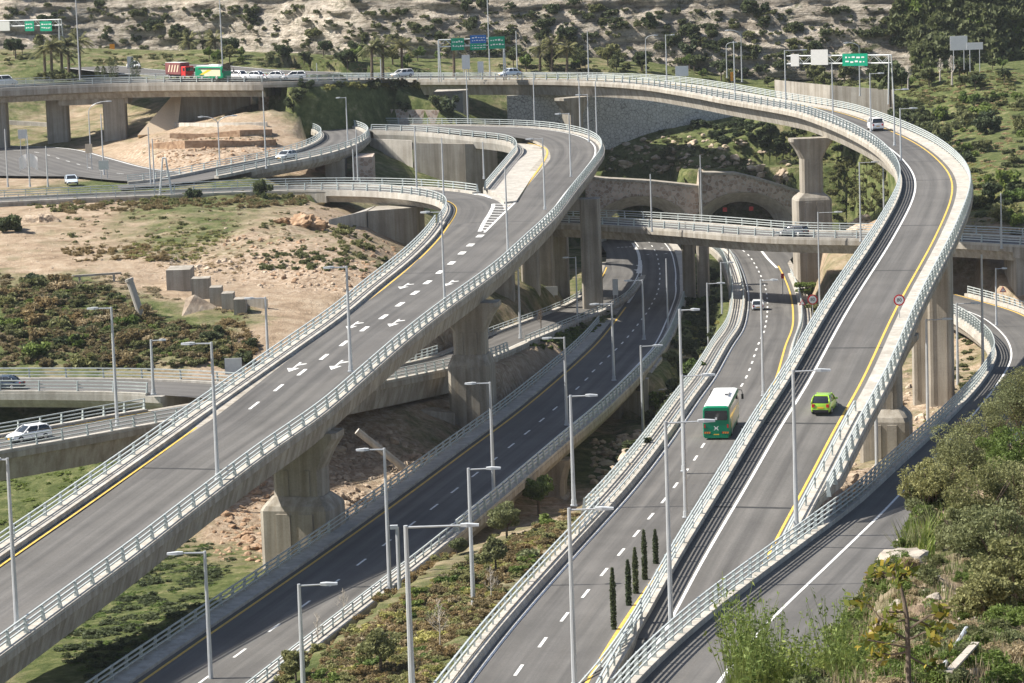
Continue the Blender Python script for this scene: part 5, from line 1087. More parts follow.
for s in (-1,1):
    for yy in (-2.8,2.6): wheel(t,s*1.05,yy,.48,.28)
    m=MB(); m.box((s*.85,3.52,.95),(.3,.05,.2)); m.build('headlight','glass_pale',t)
# buses
M['bus_green']=simple('bus_green_paint',(.0,.20,.10),.35,0,.05); M['bus_cream']=simple('bus_cream_paint',(.60,.55,.40),.4,0,.05); M['bus_yellow']=simple('bus_yellow_paint',(.66,.46,.04),.4,0,.05)
def bus(label,X,yaw,L=12.,W=2.55,H=3.35):
    t=thing('bus',label,'bus',tuple(X),yaw-math.pi/2); l=L/2
    def ring(y,k=1.,z1=H,z0=.35):
        w=W/2*k; return [(-w*.97,y,z0),(-w,y,z0+.15),(-w,y,1.9),(-w*.985,y,z1-.32),(-w*.90,y,z1-.07),(-w*.7,y,z1),(w*.7,y,z1),(w*.90,y,z1-.07),(w*.985,y,z1-.32),(w,y,1.9),(w,y,z0+.15),(w*.97,y,z0)]
    m=MB(); m.loft([ring(-l,.95,H-.12,.5),ring(-l+.18,1.,H),ring(l-.35,1.,H),ring(l,.94,H-.2,.45)]); m.build('body','bus_green',t)
    m=MB(); m.loft([[(-W*.455,y,H-.055),(-W*.35,y,H+.02),(W*.35,y,H+.02),(W*.455,y,H-.055)] for y in (-l+.22,l-.5)]); m.build('roof','white',t)
    m=MB(); m.box((0,.9,H+.12),(1.5,2.6,.22),0,.94); o=m.build('air_conditioner','white',t); m=MB(); m.box((.55,-.1,H+.245),(.32,.55,.03)); m.build('grille','black',o)
    for s in (-1,1):
        m=MB(); m.add([(s*(W/2+.006),-l+.75,1.95),(s*(W/2+.006),l-.5,1.95),(s*(W/2*.985+.008),l-.7,H-.38),(s*(W/2*.985+.008),-l+1.1,H-.38)],[(0,1,2,3)]); m.build('side_windows','glass',t)
        m=MB(); m.add([(s*(W/2+.006),-l+2.6,.75),(s*(W/2+.006),l-.6,.75),(s*(W/2+.006),l-.6,1.9),(s*(W/2+.006),-l+1.6,1.9)],[(0,1,2,3)]); m.build('side_panel','bus_cream',t)
        m=MB(); m.add([(s*(W/2+.010),-l+1.2,1.0),(s*(W/2+.010),-l+2.2,1.0),(s*(W/2+.010),-l+4.6,1.9),(s*(W/2+.010),-l+3.4,1.9)],[(0,1,2,3)]); m.build('swoosh','bus_yellow',t)
        for yy in (-l*.52,l*.55): wheel(t,s*(W/2-.15),yy,.48,.30)
        m=MB(); m.chain([(s*W*.48,l-.1,H-.25),(s*(W/2+.25),l+.3,H-.35),(s*(W/2+.3),l+.35,H-.75)],[.035,.035,.035],5); m.box((s*(W/2+.3),l+.35,H-1.0),(.22,.10,.5)); m.build('mirror','black',t)
        m=MB(); m.box((s*W*.34,-l-.035,.82),(.62,.03,.17)); rs=m.build('hazard_stripe','sign_red',t)
        m=MB()
        for k in range(3): x=s*W*.34-.25+k*.2; m.add([(x,-l-.055,.74),(x+.08,-l-.055,.74),(x+.16,-l-.055,.90),(x+.08,-l-.055,.90)],[(0,1,2,3)])
        m.build('stripe','bus_yellow',rs)
        m=MB(); m.box((s*W*.43,-l+.0,1.45),(.14,.06,.34)); m.build('tail_light','red_lens',t)
    RW=((-.80,2.02),(.80,2.02),(.86,2.2),(.82,H-.42),(-.82,H-.42),(-.86,2.2)); m=MB(); m.loft([[(x*W/2,-l-.045,z) for x,z in RW],[(x*W/2,-l+.1,z) for x,z in RW]]); m.build('rear_window','glass',t)
    m=MB(); m.box((0,-l-.02,.62),(.52,.03,.12)); m.build('licence_plate','amber',t)
    m=MB()
    for s in (-1,1): m.add([(-s*.2-.045,-l-.035,1.05),(-s*.2+.045,-l-.035,1.05),(s*.2+.045,-l-.035,1.45),(s*.2-.045,-l-.035,1.45)],[(0,1,2,3)])
    m.add([(-.16,-l-.036,1.22),(.16,-l-.036,1.22),(.16,-l-.036,1.29),(-.16,-l-.036,1.29)],[(0,1,2,3)]); m.build('emblem','white',t)
    m=MB(); m.add([(-.09,-l-.052,2.05),(.09,-l-.052,2.05),(.09,-l-.052,2.3),(-.09,-l-.052,2.3)],[(0,1,2,3)]); m.build('badge','white',t)
    m=MB(); m.box((0,-l+.06,.45),(W*.88,.2,.3)); m.build('bumper','bus_green',t)
    m=MB(); m.box((0,l-.02,2.3),(W*.86,.12,1.3)); m.build('windscreen','glass',t)
    return t
X,y=place(P3,(716.5,440)); X=X+6.1*np.array([math.cos(y),math.sin(y),-.02]); bus('green and white coach on the bus road, seen from behind',X,y)
q,o=PF.px((215,81.5)); X=PF.at(q,o,.3); bus('small green and white bus on the far road, right of the red truck',X,PF.yaw(q),7.4,2.2,2.6)
# ================================================================== VEGETATION AND ROCKS
def leaves(P,size,asp,rg,flat=.0):
    n=len(P); a=rg.normal(size=(n,3)); a[:,2]+=flat; a/=np.linalg.norm(a,axis=1)[:,None]; b=rg.normal(size=(n,3)); b-=a*(a*b).sum(1)[:,None]; b/=np.linalg.norm(b,axis=1)[:,None]; c=np.cross(a,b)
    s=size*rg.uniform(.6,1.3,n)[:,None]; u=b*s*asp/2; v=c*s/2
    return np.stack([P-u,P-v*.9+u*.1,P+u,P+v*.9+u*.1],1).reshape(-1,3)
def qmesh(name,V,tint,mat):
    n=len(V)//4; me=bpy.data.meshes.new(name); me.vertices.add(4*n); me.vertices.foreach_set('co',V.astype(np.float32).ravel()); me.loops.add(4*n); me.loops.foreach_set('vertex_index',np.arange(4*n,dtype=np.int32)); me.polygons.add(n); me.polygons.foreach_set('loop_start',np.arange(0,4*n,4,dtype=np.int32)); me.update(); me.validate()
    a=me.attributes.new('tint','FLOAT','FACE'); a.data.foreach_set('value',np.clip(tint,0,1).astype(np.float32)); me.materials.append(M[mat]); return me
def crown(n,r,seed,nc=9,size=.16,asp=1.7,low=.0,spread=.42,up=.0):
    """clumped leaf positions inside an ellipsoid of radii r sitting on z=0"""
    rg=np.random.default_rng(seed); C=rg.normal(size=(nc,3)); C/=np.linalg.norm(C,axis=1)[:,None]; C*=rg.uniform(.35,.85,nc)[:,None]; C[:,2]=C[:,2]*.9+up
    k=rg.integers(0,nc,n); R=rg.uniform(.5,1.,nc)*spread; D=rg.normal(size=(n,3)); D/=np.linalg.norm(D,axis=1)[:,None]; D*=(rg.uniform(.25,1.,n)**.5)[:,None]*R[k][:,None]
    P=(C[k]+D)*np.array(r); P[:,2]+=r[2]*(.85+low); P=P[P[:,2]>.02]; k=k[:len(P)]
    tint=rg.uniform(.1,.9,nc)[rg.integers(0,nc,len(P))]*.5+rg.uniform(0,1,len(P))*.5
    return leaves(P,size,asp,rg,.3),tint
def proto(name,mat,n,r,seed,**k): V,t=crown(n,r,seed,**k); return qmesh(name,V,t,mat)
SH={}
for nm,mat,n,r,sz in [('dark','leaf_dark',760,(1,1,.8),.20),('hill','leaf_hill',760,(1,1,.7),.20),('olive','leaf_olive',800,(1,1,.8),.17),('green','leaf_green',760,(1,1,.7),.18),('rust','leaf_rust',900,(1,1,.75),.15),('yellow','leaf_yellow',760,(1,1,.6),.17),('dry','leaf_dry',700,(1,1,.6),.16)]:
    SH[nm]=[proto('shrub_leaves',mat,n,r,100+7*i,size=sz,nc=11) for i in range(4)]
for nm,mat in [('fhill','leaf_hill'),('fdry','leaf_dry'),('fgreen','leaf_green'),('folive','leaf_olive')]:
    SH[nm]=[proto('shrub_leaves',mat,1500,(1,1,.8),500+7*i,size=.09,asp=2.4,nc=16) for i in range(3)]
def shrub(X,s,kind,label,group,cat='shrub',name='shrub',sz=1.):
    o=inst(name,random.choice(SH[kind]),None,(X[0],X[1],X[2]-.15*s),random.uniform(0,6.28),(s*random.uniform(.85,1.25),s*random.uniform(.85,1.25),s*sz*random.uniform(.8,1.2))); tag(o,label,cat,group); return o
def inpoly(p,poly):
    c=False; n=len(poly)
    for i in range(n):
        a,b=poly[i],poly[i-1]
        if (a[1]>p[1])!=(b[1]>p[1]) and p[0]<(b[0]-a[0])*(p[1]-a[1])/(b[1]-a[1])+a[0]: c=not c
    return c
def scatter(poly,n,f=hit):
    xs_=[p[0] for p in poly]; ys_=[p[1] for p in poly]; out=[]; tr=0
    while len(out)<n and tr<n*6:
        tr+=1; p=(random.uniform(min(xs_),max(xs_)),random.uniform(min(ys_),max(ys_)))
        if inpoly(p,poly):
            X=f(*p)
            if X is not None: out.append(X)
    return out
def stuff(name,pts,kind,smin,smax,sub=2,sz=1.):
    """one mesh of many small plants nobody could count"""
    Vs=[];T=[]
    for X in pts:
        me=random.choice(SH[kind]); n=len(me.vertices); co=np.empty(n*3,np.float32); me.vertices.foreach_get('co',co); co=co.reshape(-1,4,3)[::sub].reshape(-1,3).copy(); t=np.empty(len(me.polygons),np.float32); me.attributes['tint'].data.foreach_get('value',t); t=t[::sub]
        s=random.uniform(smin,smax); a=random.uniform(0,6.28); c,si=math.cos(a),math.sin(a); V=co*np.array([s,s,s*sz]); V=np.c_[V[:,0]*c-V[:,1]*si,V[:,0]*si+V[:,1]*c,V[:,2]]+np.array([X[0],X[1],X[2]-.2*s]); Vs.append(V); T.append(t*.7+random.uniform(0,.3))
    o=bpy.data.objects.new(name,qmesh(name,np.concatenate(Vs),np.concatenate(T),SH[kind][0].materials[0].name if False else MATOF[kind])); COL.objects.link(o); o['kind']='stuff'; return o
MATOF={'dark':'leaf_dark','hill':'leaf_hill','olive':'leaf_olive','green':'leaf_green','rust':'leaf_rust','yellow':'leaf_yellow','dry':'leaf_dry','fhill':'leaf_hill','fdry':'leaf_dry','fgreen':'leaf_green','folive':'leaf_olive'}
CLV=CLIFF.reshape(-1,3)
def chit(px,py):
    d=ray(px,py); d/=np.linalg.norm(d); V=CLV-np.array([0,0,CH]); t=V@d; e=np.linalg.norm(V-t[:,None]*d,axis=1); ok=e<2.5
    if not ok.any(): return None
    i=np.where(ok)[0]; return CLV[i[t[i].argmin()]]
FHV=FH.reshape(-1,3)
def fhit(px,py):
    d=ray(px,py); d/=np.linalg.norm(d); V=FHV-np.array([0,0,CH]); t=V@d; e=np.linalg.norm(V-t[:,None]*d,axis=1); ok=e<3
    if not ok.any(): return None
    i=np.where(ok)[0]; return FHV[i[t[i].argmin()]]
def rubble(name,pts,a,b,S):
    Vs=[];Fs=[];o=0
    B=[]
    for me in S:
        n=len(me.vertices); co=np.empty(n*3,np.float32); me.vertices.foreach_get('co',co); B.append((co.reshape(-1,3),np.array([p.vertices[:] for p in me.polygons])))
    for X in pts:
        co,f=random.choice(B); s=random.uniform(a,b)*random.uniform(.6,1.); an=random.uniform(0,6.28); c,si=math.cos(an),math.sin(an); V=co*np.array([s*random.uniform(.7,1.4),s,s*random.uniform(.6,1.1)]); Vs.append(np.c_[V[:,0]*c-V[:,1]*si,V[:,0]*si+V[:,1]*c,V[:,2]]+np.array([X[0],X[1],X[2]+.1*s])); Fs.append(f+o); o+=len(co)
    me=bpy.data.meshes.new(name); me.from_pydata(np.concatenate(Vs).tolist(),[],np.concatenate(Fs).tolist()); me.materials.append(S[0].materials[0]); ob=bpy.data.objects.new(name,me); COL.objects.link(ob); ob['kind']='stuff'
# --- left slope scrub
SCR=[(0,278),(60,285),(110,290),(160,318),(215,330),(255,350),(245,368),(0,368)]
for X in scatter(SCR,60): shrub(X,random.uniform(.8,1.9),random.choice(['rust','dry','hill','dark','rust','green']),'shrub in the brown and green scrub below the dirt track','scrub below the dirt track')
stuff('slope_scrub',scatter(SCR,230),'rust',.5,1.2,1,.8); stuff('slope_undergrowth',scatter(SCR,240),'hill',.5,1.3,1,.8); stuff('slope_grass',scatter(SCR,160),'dry',.4,1.0,1,.8); stuff('slope_greens',scatter(SCR,90),'green',.4,1.0,1,.7)
for poly,n,k,s in [([(0,200),(240,193),(325,200),(300,206),(180,204),(60,213)],60,'hill',(.4,1.1)),([(130,245),(200,225),(235,235),(200,262),(130,262)],60,'yellow',(.3,.7)),([(60,205),(330,205),(390,250),(260,262),(60,250)],130,'dry',(.25,.55)),([(60,205),(330,205),(390,250),(260,262),(60,250)],60,'hill',(.3,.7)),([(60,204),(320,198),(325,206),(180,210),(60,216)],70,'rust',(.4,1.)),([(250,255),(390,255),(395,272),(260,270)],40,'hill',(.4,.9)),([(0,280),(130,275),(170,300),(0,300)],50,'dry',(.4,.9)),([(330,225),(370,235),(372,258),(330,255)],16,'hill',(.5,1.2)),([(60,250),(160,245),(170,262),(75,262)],50,'rust',(.3,.8)),([(230,315),(265,345),(240,365),(200,340)],30,'rust',(.4,1.)),([(140,248),(250,255),(245,282),(160,268)],60,'dry',(.25,.6))]:
    stuff('slope_tufts',scatter(poly,int(n*1.8)),k,s[0],s[1],2,.8)
for px,py,s,l in [(10,232,2.4,'round green bush at the left edge beside the dirt track'),(262,198,2.0,'dark green bush at the railing of the branch road'),(192,198,1.3,'small bush below the branch road railing')]:
    X=hit(px,py); shrub(X,s,'dark',l,None)
# --- valley floor
VAL=[(40,640),(60,520),(140,545),(200,540),(235,560),(170,640),(100,683)]
stuff('valley_grass',scatter(VAL,420),'green',.4,1.0,2,.35); stuff('valley_shade_scrub',scatter(VAL,330),'dark',.4,1.2,2,.45)  # dark scrub packed in so its colour imitates the valley's deep shade
stuff('valley_grass',scatter([(0,470),(70,455),(150,440),(190,430),(60,520),(0,545)],200),'green',.3,.9,2,.4)
for X in scatter([(590,470),(640,455),(690,290),(710,300),(690,380),(655,440)],26): shrub(X,random.uniform(.7,1.7),random.choice(['dark','hill','green','dark']),'green shrub in the gully between dark viaduct and bus road','gully shrubs')
stuff('gully_scrub',scatter([(585,480),(640,455),(670,400),(690,290),(715,266),(722,330),(690,380),(645,445)],200),'dark',.4,1.2,1,.8); stuff('gully_greens',scatter([(585,480),(640,455),(690,290),(715,266),(722,330),(690,380),(645,445)],90),'yellow',.3,.8,2,.6)
stuff('island_shrubs',scatter([(512,345),(560,322),(605,318),(600,335),(560,352)],80),'green',.5,1.0,1,.6)
stuff('island_shrubs',scatter([(560,322),(610,308),(612,320),(590,335)],30),'dark',.5,1.0,1,.7)
# --- planted median
MED=[(300,690),(350,640),(420,590),(500,545),(570,515),(578,530),(520,585),(470,640),(425,690)]
def shoulder(X): 
    return P4.loc(X)[1]>9.9+0 and P3.loc(X)[1]<-2.8
MP=[X for X in scatter(MED,1100) if shoulder(X)]; print('median',len(MP))
for X in MP[:90]:
    k=random.choice(['rust','yellow','olive','rust','green','rust','dry','yellow']); shrub(X,random.uniform(.6,1.2),k,{'rust':'rusty brown shrub on the planted median','olive':'grey green shrub on the planted median','yellow':'yellow green low shrub on the planted median','green':'fresh green shrub on the planted median','dry':'straw coloured tuft on the planted median'}[k],k+' median shrubs',sz=.85)
n_=(len(MP)-90)//5
for i,(k,nm) in enumerate([('yellow','median_groundcover'),('rust','median_twigs'),('olive','median_weeds'),('rust','median_herbs'),('dry','median_straw')]): stuff(nm,MP[90+i*n_:90+(i+1)*n_],k,.4,.85,1,.75)
EDG=[]
for q in np.arange(6,78,.7):
    X=P4.at(q,W4(q)+random.uniform(1.9,3.6)); X[2]=tz(X[0],X[1]); EDG.append(X)
stuff('median_edge_shrubs',EDG[::2],'rust',.5,1.0,1,.8); stuff('median_edge_shrubs',EDG[1::2],'olive',.5,1.0,1,.8)
stuff('culvert_weeds',scatter([(163,296),(250,312),(250,320),(163,302)],26),'dry',.25,.6,1,.8)
stuff('plateau_scrub',scatter([(0,52),(340,56),(340,68),(100,66),(0,66)],120),'hill',.4,1.2,2,.7); stuff('plateau_scrub',scatter([(500,64),(900,76),(900,92),(700,76),(500,71)],130),'hill',.4,1.3,2,.7); stuff('plateau_straw',scatter([(0,52),(340,56),(500,64),(500,71),(340,70),(0,66)],130),'dry',.4,.9,2,.5)
stuff('slope_meadow',scatter([(890,72),(1024,72),(1024,112),(930,108),(895,90)],260),'hill',.4,1.1,2,.6); stuff('slope_meadow',scatter([(610,130),(700,122),(830,140),(880,160),(880,215),(800,180),(700,170),(610,165)],260),'hill',.35,1.0,2,.6); stuff('slope_straw',scatter([(890,72),(1024,72),(1024,235),(975,235),(930,108)],420),'dry',.3,.9,2,.6)
stuff('loop_tufts',scatter([(120,133),(290,132),(280,160),(150,160)],60),'dry',.3,.7,2,.6); stuff('loop_tufts',scatter([(150,138),(285,136),(285,144),(150,146)],40),'hill',.3,.8,2,.5)
# --- right of the high flyover
RH=[(920,105),(1024,95),(1024,235),(985,235),(965,165),(930,135)]
for X in scatter(RH,38): shrub(X,random.uniform(.9,2.5),random.choice(['dark','hill','olive','green']),'bush on the green slope beyond the outer bend','bushes beyond the outer bend')
stuff('slope_thicket',scatter(RH,90),'hill',.5,1.4,1,.8); stuff('slope_grass',scatter([(905,140),(935,130),(985,160),(1024,200),(1024,240),(975,235),(960,165)],260),'yellow',.35,.8,2,.5)
stuff('dark_thicket',scatter([(880,105),(915,105),(955,160),(940,165),(905,128)],60),'dark',1.,2.2,1,.9); stuff('dark_thicket',scatter([(690,125),(800,118),(845,150),(800,175),(740,150)],90),'dark',.6,1.9,1,.8)
stuff('tunnel_scrub',scatter([(605,140),(700,135),(790,150),(800,185),(700,170),(605,172)],160),'hill',.4,1.2,1,.7); stuff('tunnel_scrub',scatter([(832,160),(885,160),(890,200),(840,240),(832,200)],150),'hill',.6,1.6,1,.8)
stuff('verge_scrub',scatter([(870,420),(905,420),(930,410),(945,430),(880,480)],50),'yellow',.3,.7,2,.6); stuff('verge_scrub',scatter([(930,320),(975,330),(975,400),(950,410)],40),'hill',.4,.9,1,.7); stuff('verge_scrub',scatter([(825,470),(855,470),(850,520),(820,530)],14),'dry',.3,.7,1,.7)
m=MB(); A=at(797,299,-9.6); 
HX=[at(798+5.2*k,297-.2*k,-9.4) for k in range(11)]; stuff('hedge_leaves',[h+np.array([random.uniform(-.5,.5),random.uniform(-.8,.8),j*.8]) for h in HX for j in (0,1,2) for _ in (0,1)],'green',.8,1.0,1,.7)['label']='clipped hedge between bus road and high flyover'
for px,py,k,s in [(812,316,'olive',1.6),(822,318,'olive',1.3),(802,320,'rust',1.2),(818,325,'yellow',1.)]: shrub(at(px,py,-9.2),s,k,dict(olive='grey green',rust='rusty',yellow='yellow')[k]+' planted bush before the clipped hedge','bushes before the hedge')
# --- plateau: tree line below the cliff
def tree(X,h,r,kind,label,group=None,seed=0,n=900,size=.32,name='tree',lean=.0):
    t=thing(name,label,'tree',tuple(X),random.uniform(0,6.28),group); m=MB(); rg=random.Random(seed); top=h*.5
    m.chain([(0,0,-.4),(.1*h*lean,0,top*.5),(.05,.05,top)],[.035*h,.028*h,.02*h],7)
    for k in range(5):
        a=k*1.26+rg.random(); m.chain([(.05,.05,top*(.6+.08*k)),(math.cos(a)*r*.4,math.sin(a)*r*.4,top+h*.12),(math.cos(a)*r*.65,math.sin(a)*r*.65,top+h*.25)],[.018*h,.012*h,.005*h],5)
    m.build('trunk','bark',t); V,tt=crown(n,(r,r,h*.36),seed,nc=13,size=size); V[:,2]+=h*.28; o=bpy.data.objects.new('crown',qmesh('crown',V,tt,MATOF[kind])); COL.objects.link(o); o.parent=t; return t
TREES=[tree((0,0,-100),5,2.2,'dark','x',None,s,650,.45) for s in (1,2)]+[tree((0,0,-100),4.5,2.1,'hill','x',None,s,650,.45) for s in (3,4)]+[tree((0,0,-100),4,1.8,'green','x',None,5,600,.4)]
used=[False]*5
def put_tree(X,s,i,label,group):
    if not used[i]: c=TREES[i]; used[i]=True
    else: c=copy_tree(TREES[i])
    c.location=tuple(X); c.scale=(s,s,s); c['label']=label; c['group']=group; c.rotation_euler[2]=random.uniform(0,6)
for (x0,x1,y0,y1,n,l,g) in [(0,30,52,60,3,'bushy tree at the left edge before the pale cliff','trees left of the palm cluster'),(205,345,56,66,14,'dark bushy tree in the row below the cliff, left of the gantry','tree row left of the gantry'),(345,440,58,74,10,'tree behind the palms of the stone embankment','trees behind the embankment palms'),(505,700,64,75,20,'tree in the row below the layered cliff, behind the high flyover','tree row behind the high flyover'),(700,905,76,92,16,'tree behind the gantry of the outer bend','trees behind the outer bend'),(880,1024,70,92,16,'tree at the foot of the right hillside','trees on the right hillside')]:
    for _ in range(n):
        px=random.uniform(x0,x1); py=random.uniform(y0,y1); X=hit(px,py) 
        if X is None: X=at(px,py,20)
        put_tree(X,random.uniform(.5,1.15),random.randrange(5),l,g)
for X in scatter([(300,80),(440,80),(436,88),(310,92)],26): shrub(X,random.uniform(.9,1.8),random.choice(['yellow','hill','dark']),'bush along the top of the stone embankment','embankment bushes')
for px,py,s in [(405,110,2.),(448,112,2.4),(438,108,1.8),(300,100,2.2),(290,108,1.6),(425,88,2.6)]: 
    X=hit(px,py); shrub(X,s,'dark','dark bush growing between the stone terrace walls','terrace bushes')
put_tree(at(890,103,15.5),1.7,0,'large dark tree left of the bare tree, behind the outer bend',None)
# --- cliff vegetation
CL=[(0,0),(900,0),(900,60),(700,60),(500,55),(330,55),(250,45),(0,40)]
for X in scatter(CL,60,chit): shrub(X,random.uniform(.9,2.4),random.choice(['dark','hill','dark']),'shrub clinging to the limestone hillside','hillside shrubs')
stuff('cliff_scrub',scatter(CL,420,chit),'hill',.5,1.5,2,.8); stuff('cliff_scrub',scatter([(380,0),(900,0),(930,70),(700,66),(500,58),(420,40)],150,chit),'dark',.8,2.0,2,.8)
stuff('far_wood',scatter([(890,0),(1024,0),(1024,75),(930,70)],420,lambda a,b:(lambda c,f: c if c is not None else f)(chit(a,b),fhit(a,b))),'hill',1.8,4.2,2,1.1); stuff('far_wood',scatter([(890,0),(1024,0),(1024,75),(930,70)],220,lambda a,b:(lambda c,f: c if c is not None else f)(chit(a,b),fhit(a,b))),'green',1.5,3.2,2,1.1)
for px in (38,44,50,57,63,70,76): shrub(at(px,80,22),random.uniform(1.2,1.9),'hill','low bush at the feet of the left palm cluster','bushes below the palms')
# --- palms
def palm(X,h,label,seed,group='palms'):
    t=thing('palm_tree',label,'palm tree',tuple(X),0,group); rg=np.random.default_rng(seed); m=MB(); m.chain([(0,0,-.3),(.1,0,h*.5),(.15,.05,h)],[.32,.26,.24],8); m.build('trunk','bark',t)
    P=[];Vs=[]; 
    for k in range(34):
        a=rg.uniform(0,6.28); el=rg.uniform(-.5,1.25); L=rg.uniform(2.4,3.2); n=14
        for j in range(n):
            u=(j+1)/n; x=L*u*math.cos(el); z=L*u*math.sin(el)-1.5*u*u*math.cos(el)
            p=np.array([math.cos(a)*x+.15,math.sin(a)*x+.05,h+z]); dr=np.array([math.cos(a),math.sin(a),0]); sd=np.array([-math.sin(a),math.cos(a),0])
            for s in (-1,1):
                w=.75*(1-.6*u); q=p+sd*s*w+dr*.35+np.array([0,0,-.25]); e=dr*.11; Vs+= [p-e,p+e,q+e*.3,q-e*.3]
    V=np.array(Vs); o=bpy.data.objects.new('fronds',qmesh('fronds',V,rg.uniform(.1,.9,len(V)//4),'leaf_palm')); COL.objects.link(o); o.parent=t
for i,(px,py,top,z,l) in enumerate([(45,80,50,22,'leftmost palm of the left cluster'),(52,80,46,22,'second palm of the left cluster, bushy and low'),(62,79,50,22,'rightmost low palm of the left cluster'),(69,78,44,22,'leaning palm at the right of the left cluster'),(80,76,41,22,'tall palm beside the very tall mast'),(189,60,41,21.8,'palm above the red truck'),(203,60,41,21.6,'palm between red truck and green bus'),(215,60,40,21.6,'palm behind the tall mast by the green bus'),(383,79,46,19.7,'left palm on the stone embankment'),(454,76,46,18.7,'middle palm of the embankment, left of the gantry legs'),(471,77,45,18.6,'right palm of the embankment, between the gantry signs') if False else (402,79,46,19.6,'right palm on the stone embankment'),(372,80,47,19.7,'small palm hiding behind the left embankment palm'),(540,72,48,18.,'left palm of the trio behind the high flyover'),(552,72,45,18.,'middle palm of the trio behind the high flyover'),(567,72,49,18.,'right palm of the trio behind the high flyover')]):
    X=at(px,py,z); h=solve_h(X,top); palm(X,max(2.5,h),l,i)
# --- cypresses on the flyover edge
def cypress(X,h,r,label,group,seed,n=1500):
    t=thing('cypress_tree',label,'cypress',tuple(X),0,group); rg=np.random.default_rng(seed); m=MB(); m.tube((0,0,-.3),(0,0,h*.6),.05,.03,6); m.build('trunk','bark',t)
    z=rg.uniform(.02,1,n); a=rg.uniform(0,6.28,n); rr=r*np.minimum(1,(1-z)*3.2+.12)*np.minimum(1,z*8+.5)*rg.uniform(.35,1.1,n); P=np.c_[rr*np.cos(a),rr*np.sin(a),z*h]
    o=bpy.data.objects.new('crown',qmesh('crown',leaves(P,.13,1.8,rg),rg.uniform(0,.9,n),'leaf_dark')); COL.objects.link(o); o.parent=t
for i,(px,py,top,l) in enumerate([(614,632,568,'nearest and leftmost of the five slim cypresses by the bus road'),(629,608,560,'second slim cypress by the bus road'),(636,596,548,'middle one of the five slim cypresses by the bus road'),(645,582,530,'tallest slim cypress by the bus road, second from the far end'),(656,566,530,'farthest slim cypress by the bus road')]):
    X=P3.at(*P3.px((px,py))); X=P3.at(P3.loc(X)[0],9.7-.2); cX=at(px,py,X[2]-.2); cypress(cX,solve_h(cX,top),.17,l,'slim cypresses by the bus road',i)
for i,(px,l) in enumerate([(111,'first dark cypress of the far row'),(116,'second dark cypress of the far row'),(133,'left one of the dark far cypress pair'),(138,'right one of the dark far cypress pair'),(98,'small far cypress left of the row'),(104,'small far cypress beside the silver car')]):
    X=at(px,78,22); cypress(X,solve_h(X,57+(i>3)*9),.55,l,'far cypresses',40+i,500)
# --- median trees
def trunked(px,py,top,r,kind,label,seed,z=None,n=2600,size=.17):
    X=hit(px,py) if z is None else at(px,py,z); h=solve_h(X,top); return tree(X,h,r,kind,label,None,seed,n,size,'olive_tree' if kind=='olive' else 'tree')
trunked(539,516,470,2.1,'green','round bright green tree at the far end of the median',21,n=5200); trunked(507,540,500,1.7,'olive','grey green olive tree with a forked trunk, left of the round tree',22); trunked(496,574,534,1.35,'olive','dense olive tree in the middle of the median, right of a lamp',23); trunked(381,676,622,1.6,'olive','olive tree near the lower end of the median',24); trunked(457,556,536,.9,'olive','small dark olive bush tree by the railing of the dark viaduct',25); trunked(296,683,645,1.2,'olive','low dark olive at the lower left tip of the median',26)
def bare(px,py,top,label,seed,s=1.,pale=True,z=None):
    X=hit(px,py) if z is None else at(px,py,z); h=solve_h(X,top); rg=random.Random(seed); t=thing('bare_sapling',label,'sapling',tuple(X)); m=MB(); m.chain([(0,0,-.2),(.05,0,h*.5),(0,.05,h)],[.05*s,.035*s,.01*s],6); m.build('trunk','bark_pale' if pale else 'bark',t); m=MB()
    for k in range(22):
        z0=h*(.35+.6*k/22); a=rg.uniform(0,6.28); L=h*.28*(1.15-k/24)*rg.uniform(.7,1.2); e=(math.cos(a)*L*.8,math.sin(a)*L*.8,z0+L*.7); m.chain([(0,0,z0),(e[0]*.5,e[1]*.5,z0+L*.3),e],[.018*s,.013*s,.006*s],4)
        for _ in range(3): m.tube((e[0]*.6,e[1]*.6,z0+L*.4),(e[0]*.6+rg.uniform(-.3,.3)*L,e[1]*.6+rg.uniform(-.3,.3)*L,z0+L*rg.uniform(.6,1.1)),.008*s,.004*s,3)
    m.build('branches','bark_pale' if pale else 'bark',t)
bare(440,652,598,'pale bare sapling amid the rusty shrubs of the median',1); bare(491,604,566,'pale bare sapling right of the dense olive tree',2); bare(344,624,588,'bare sapling against the dark viaduct, upper one',3); bare(318,652,612,'bare sapling against the dark viaduct, lower one',4)
bare(908,88,64,'grey leafless tree behind the white van',5,3.,True,16.); bare(952,84,55,'grey leafless tree on the right hillside, the left one',6,4.,True,17.); bare(940,80,58,'grey leafless tree on the right hillside, farther down',7,3.5,True,17.)
bare(541,332,308,'reddish twiggy sapling on the island beneath the climbing flyover',8,1.6,False)
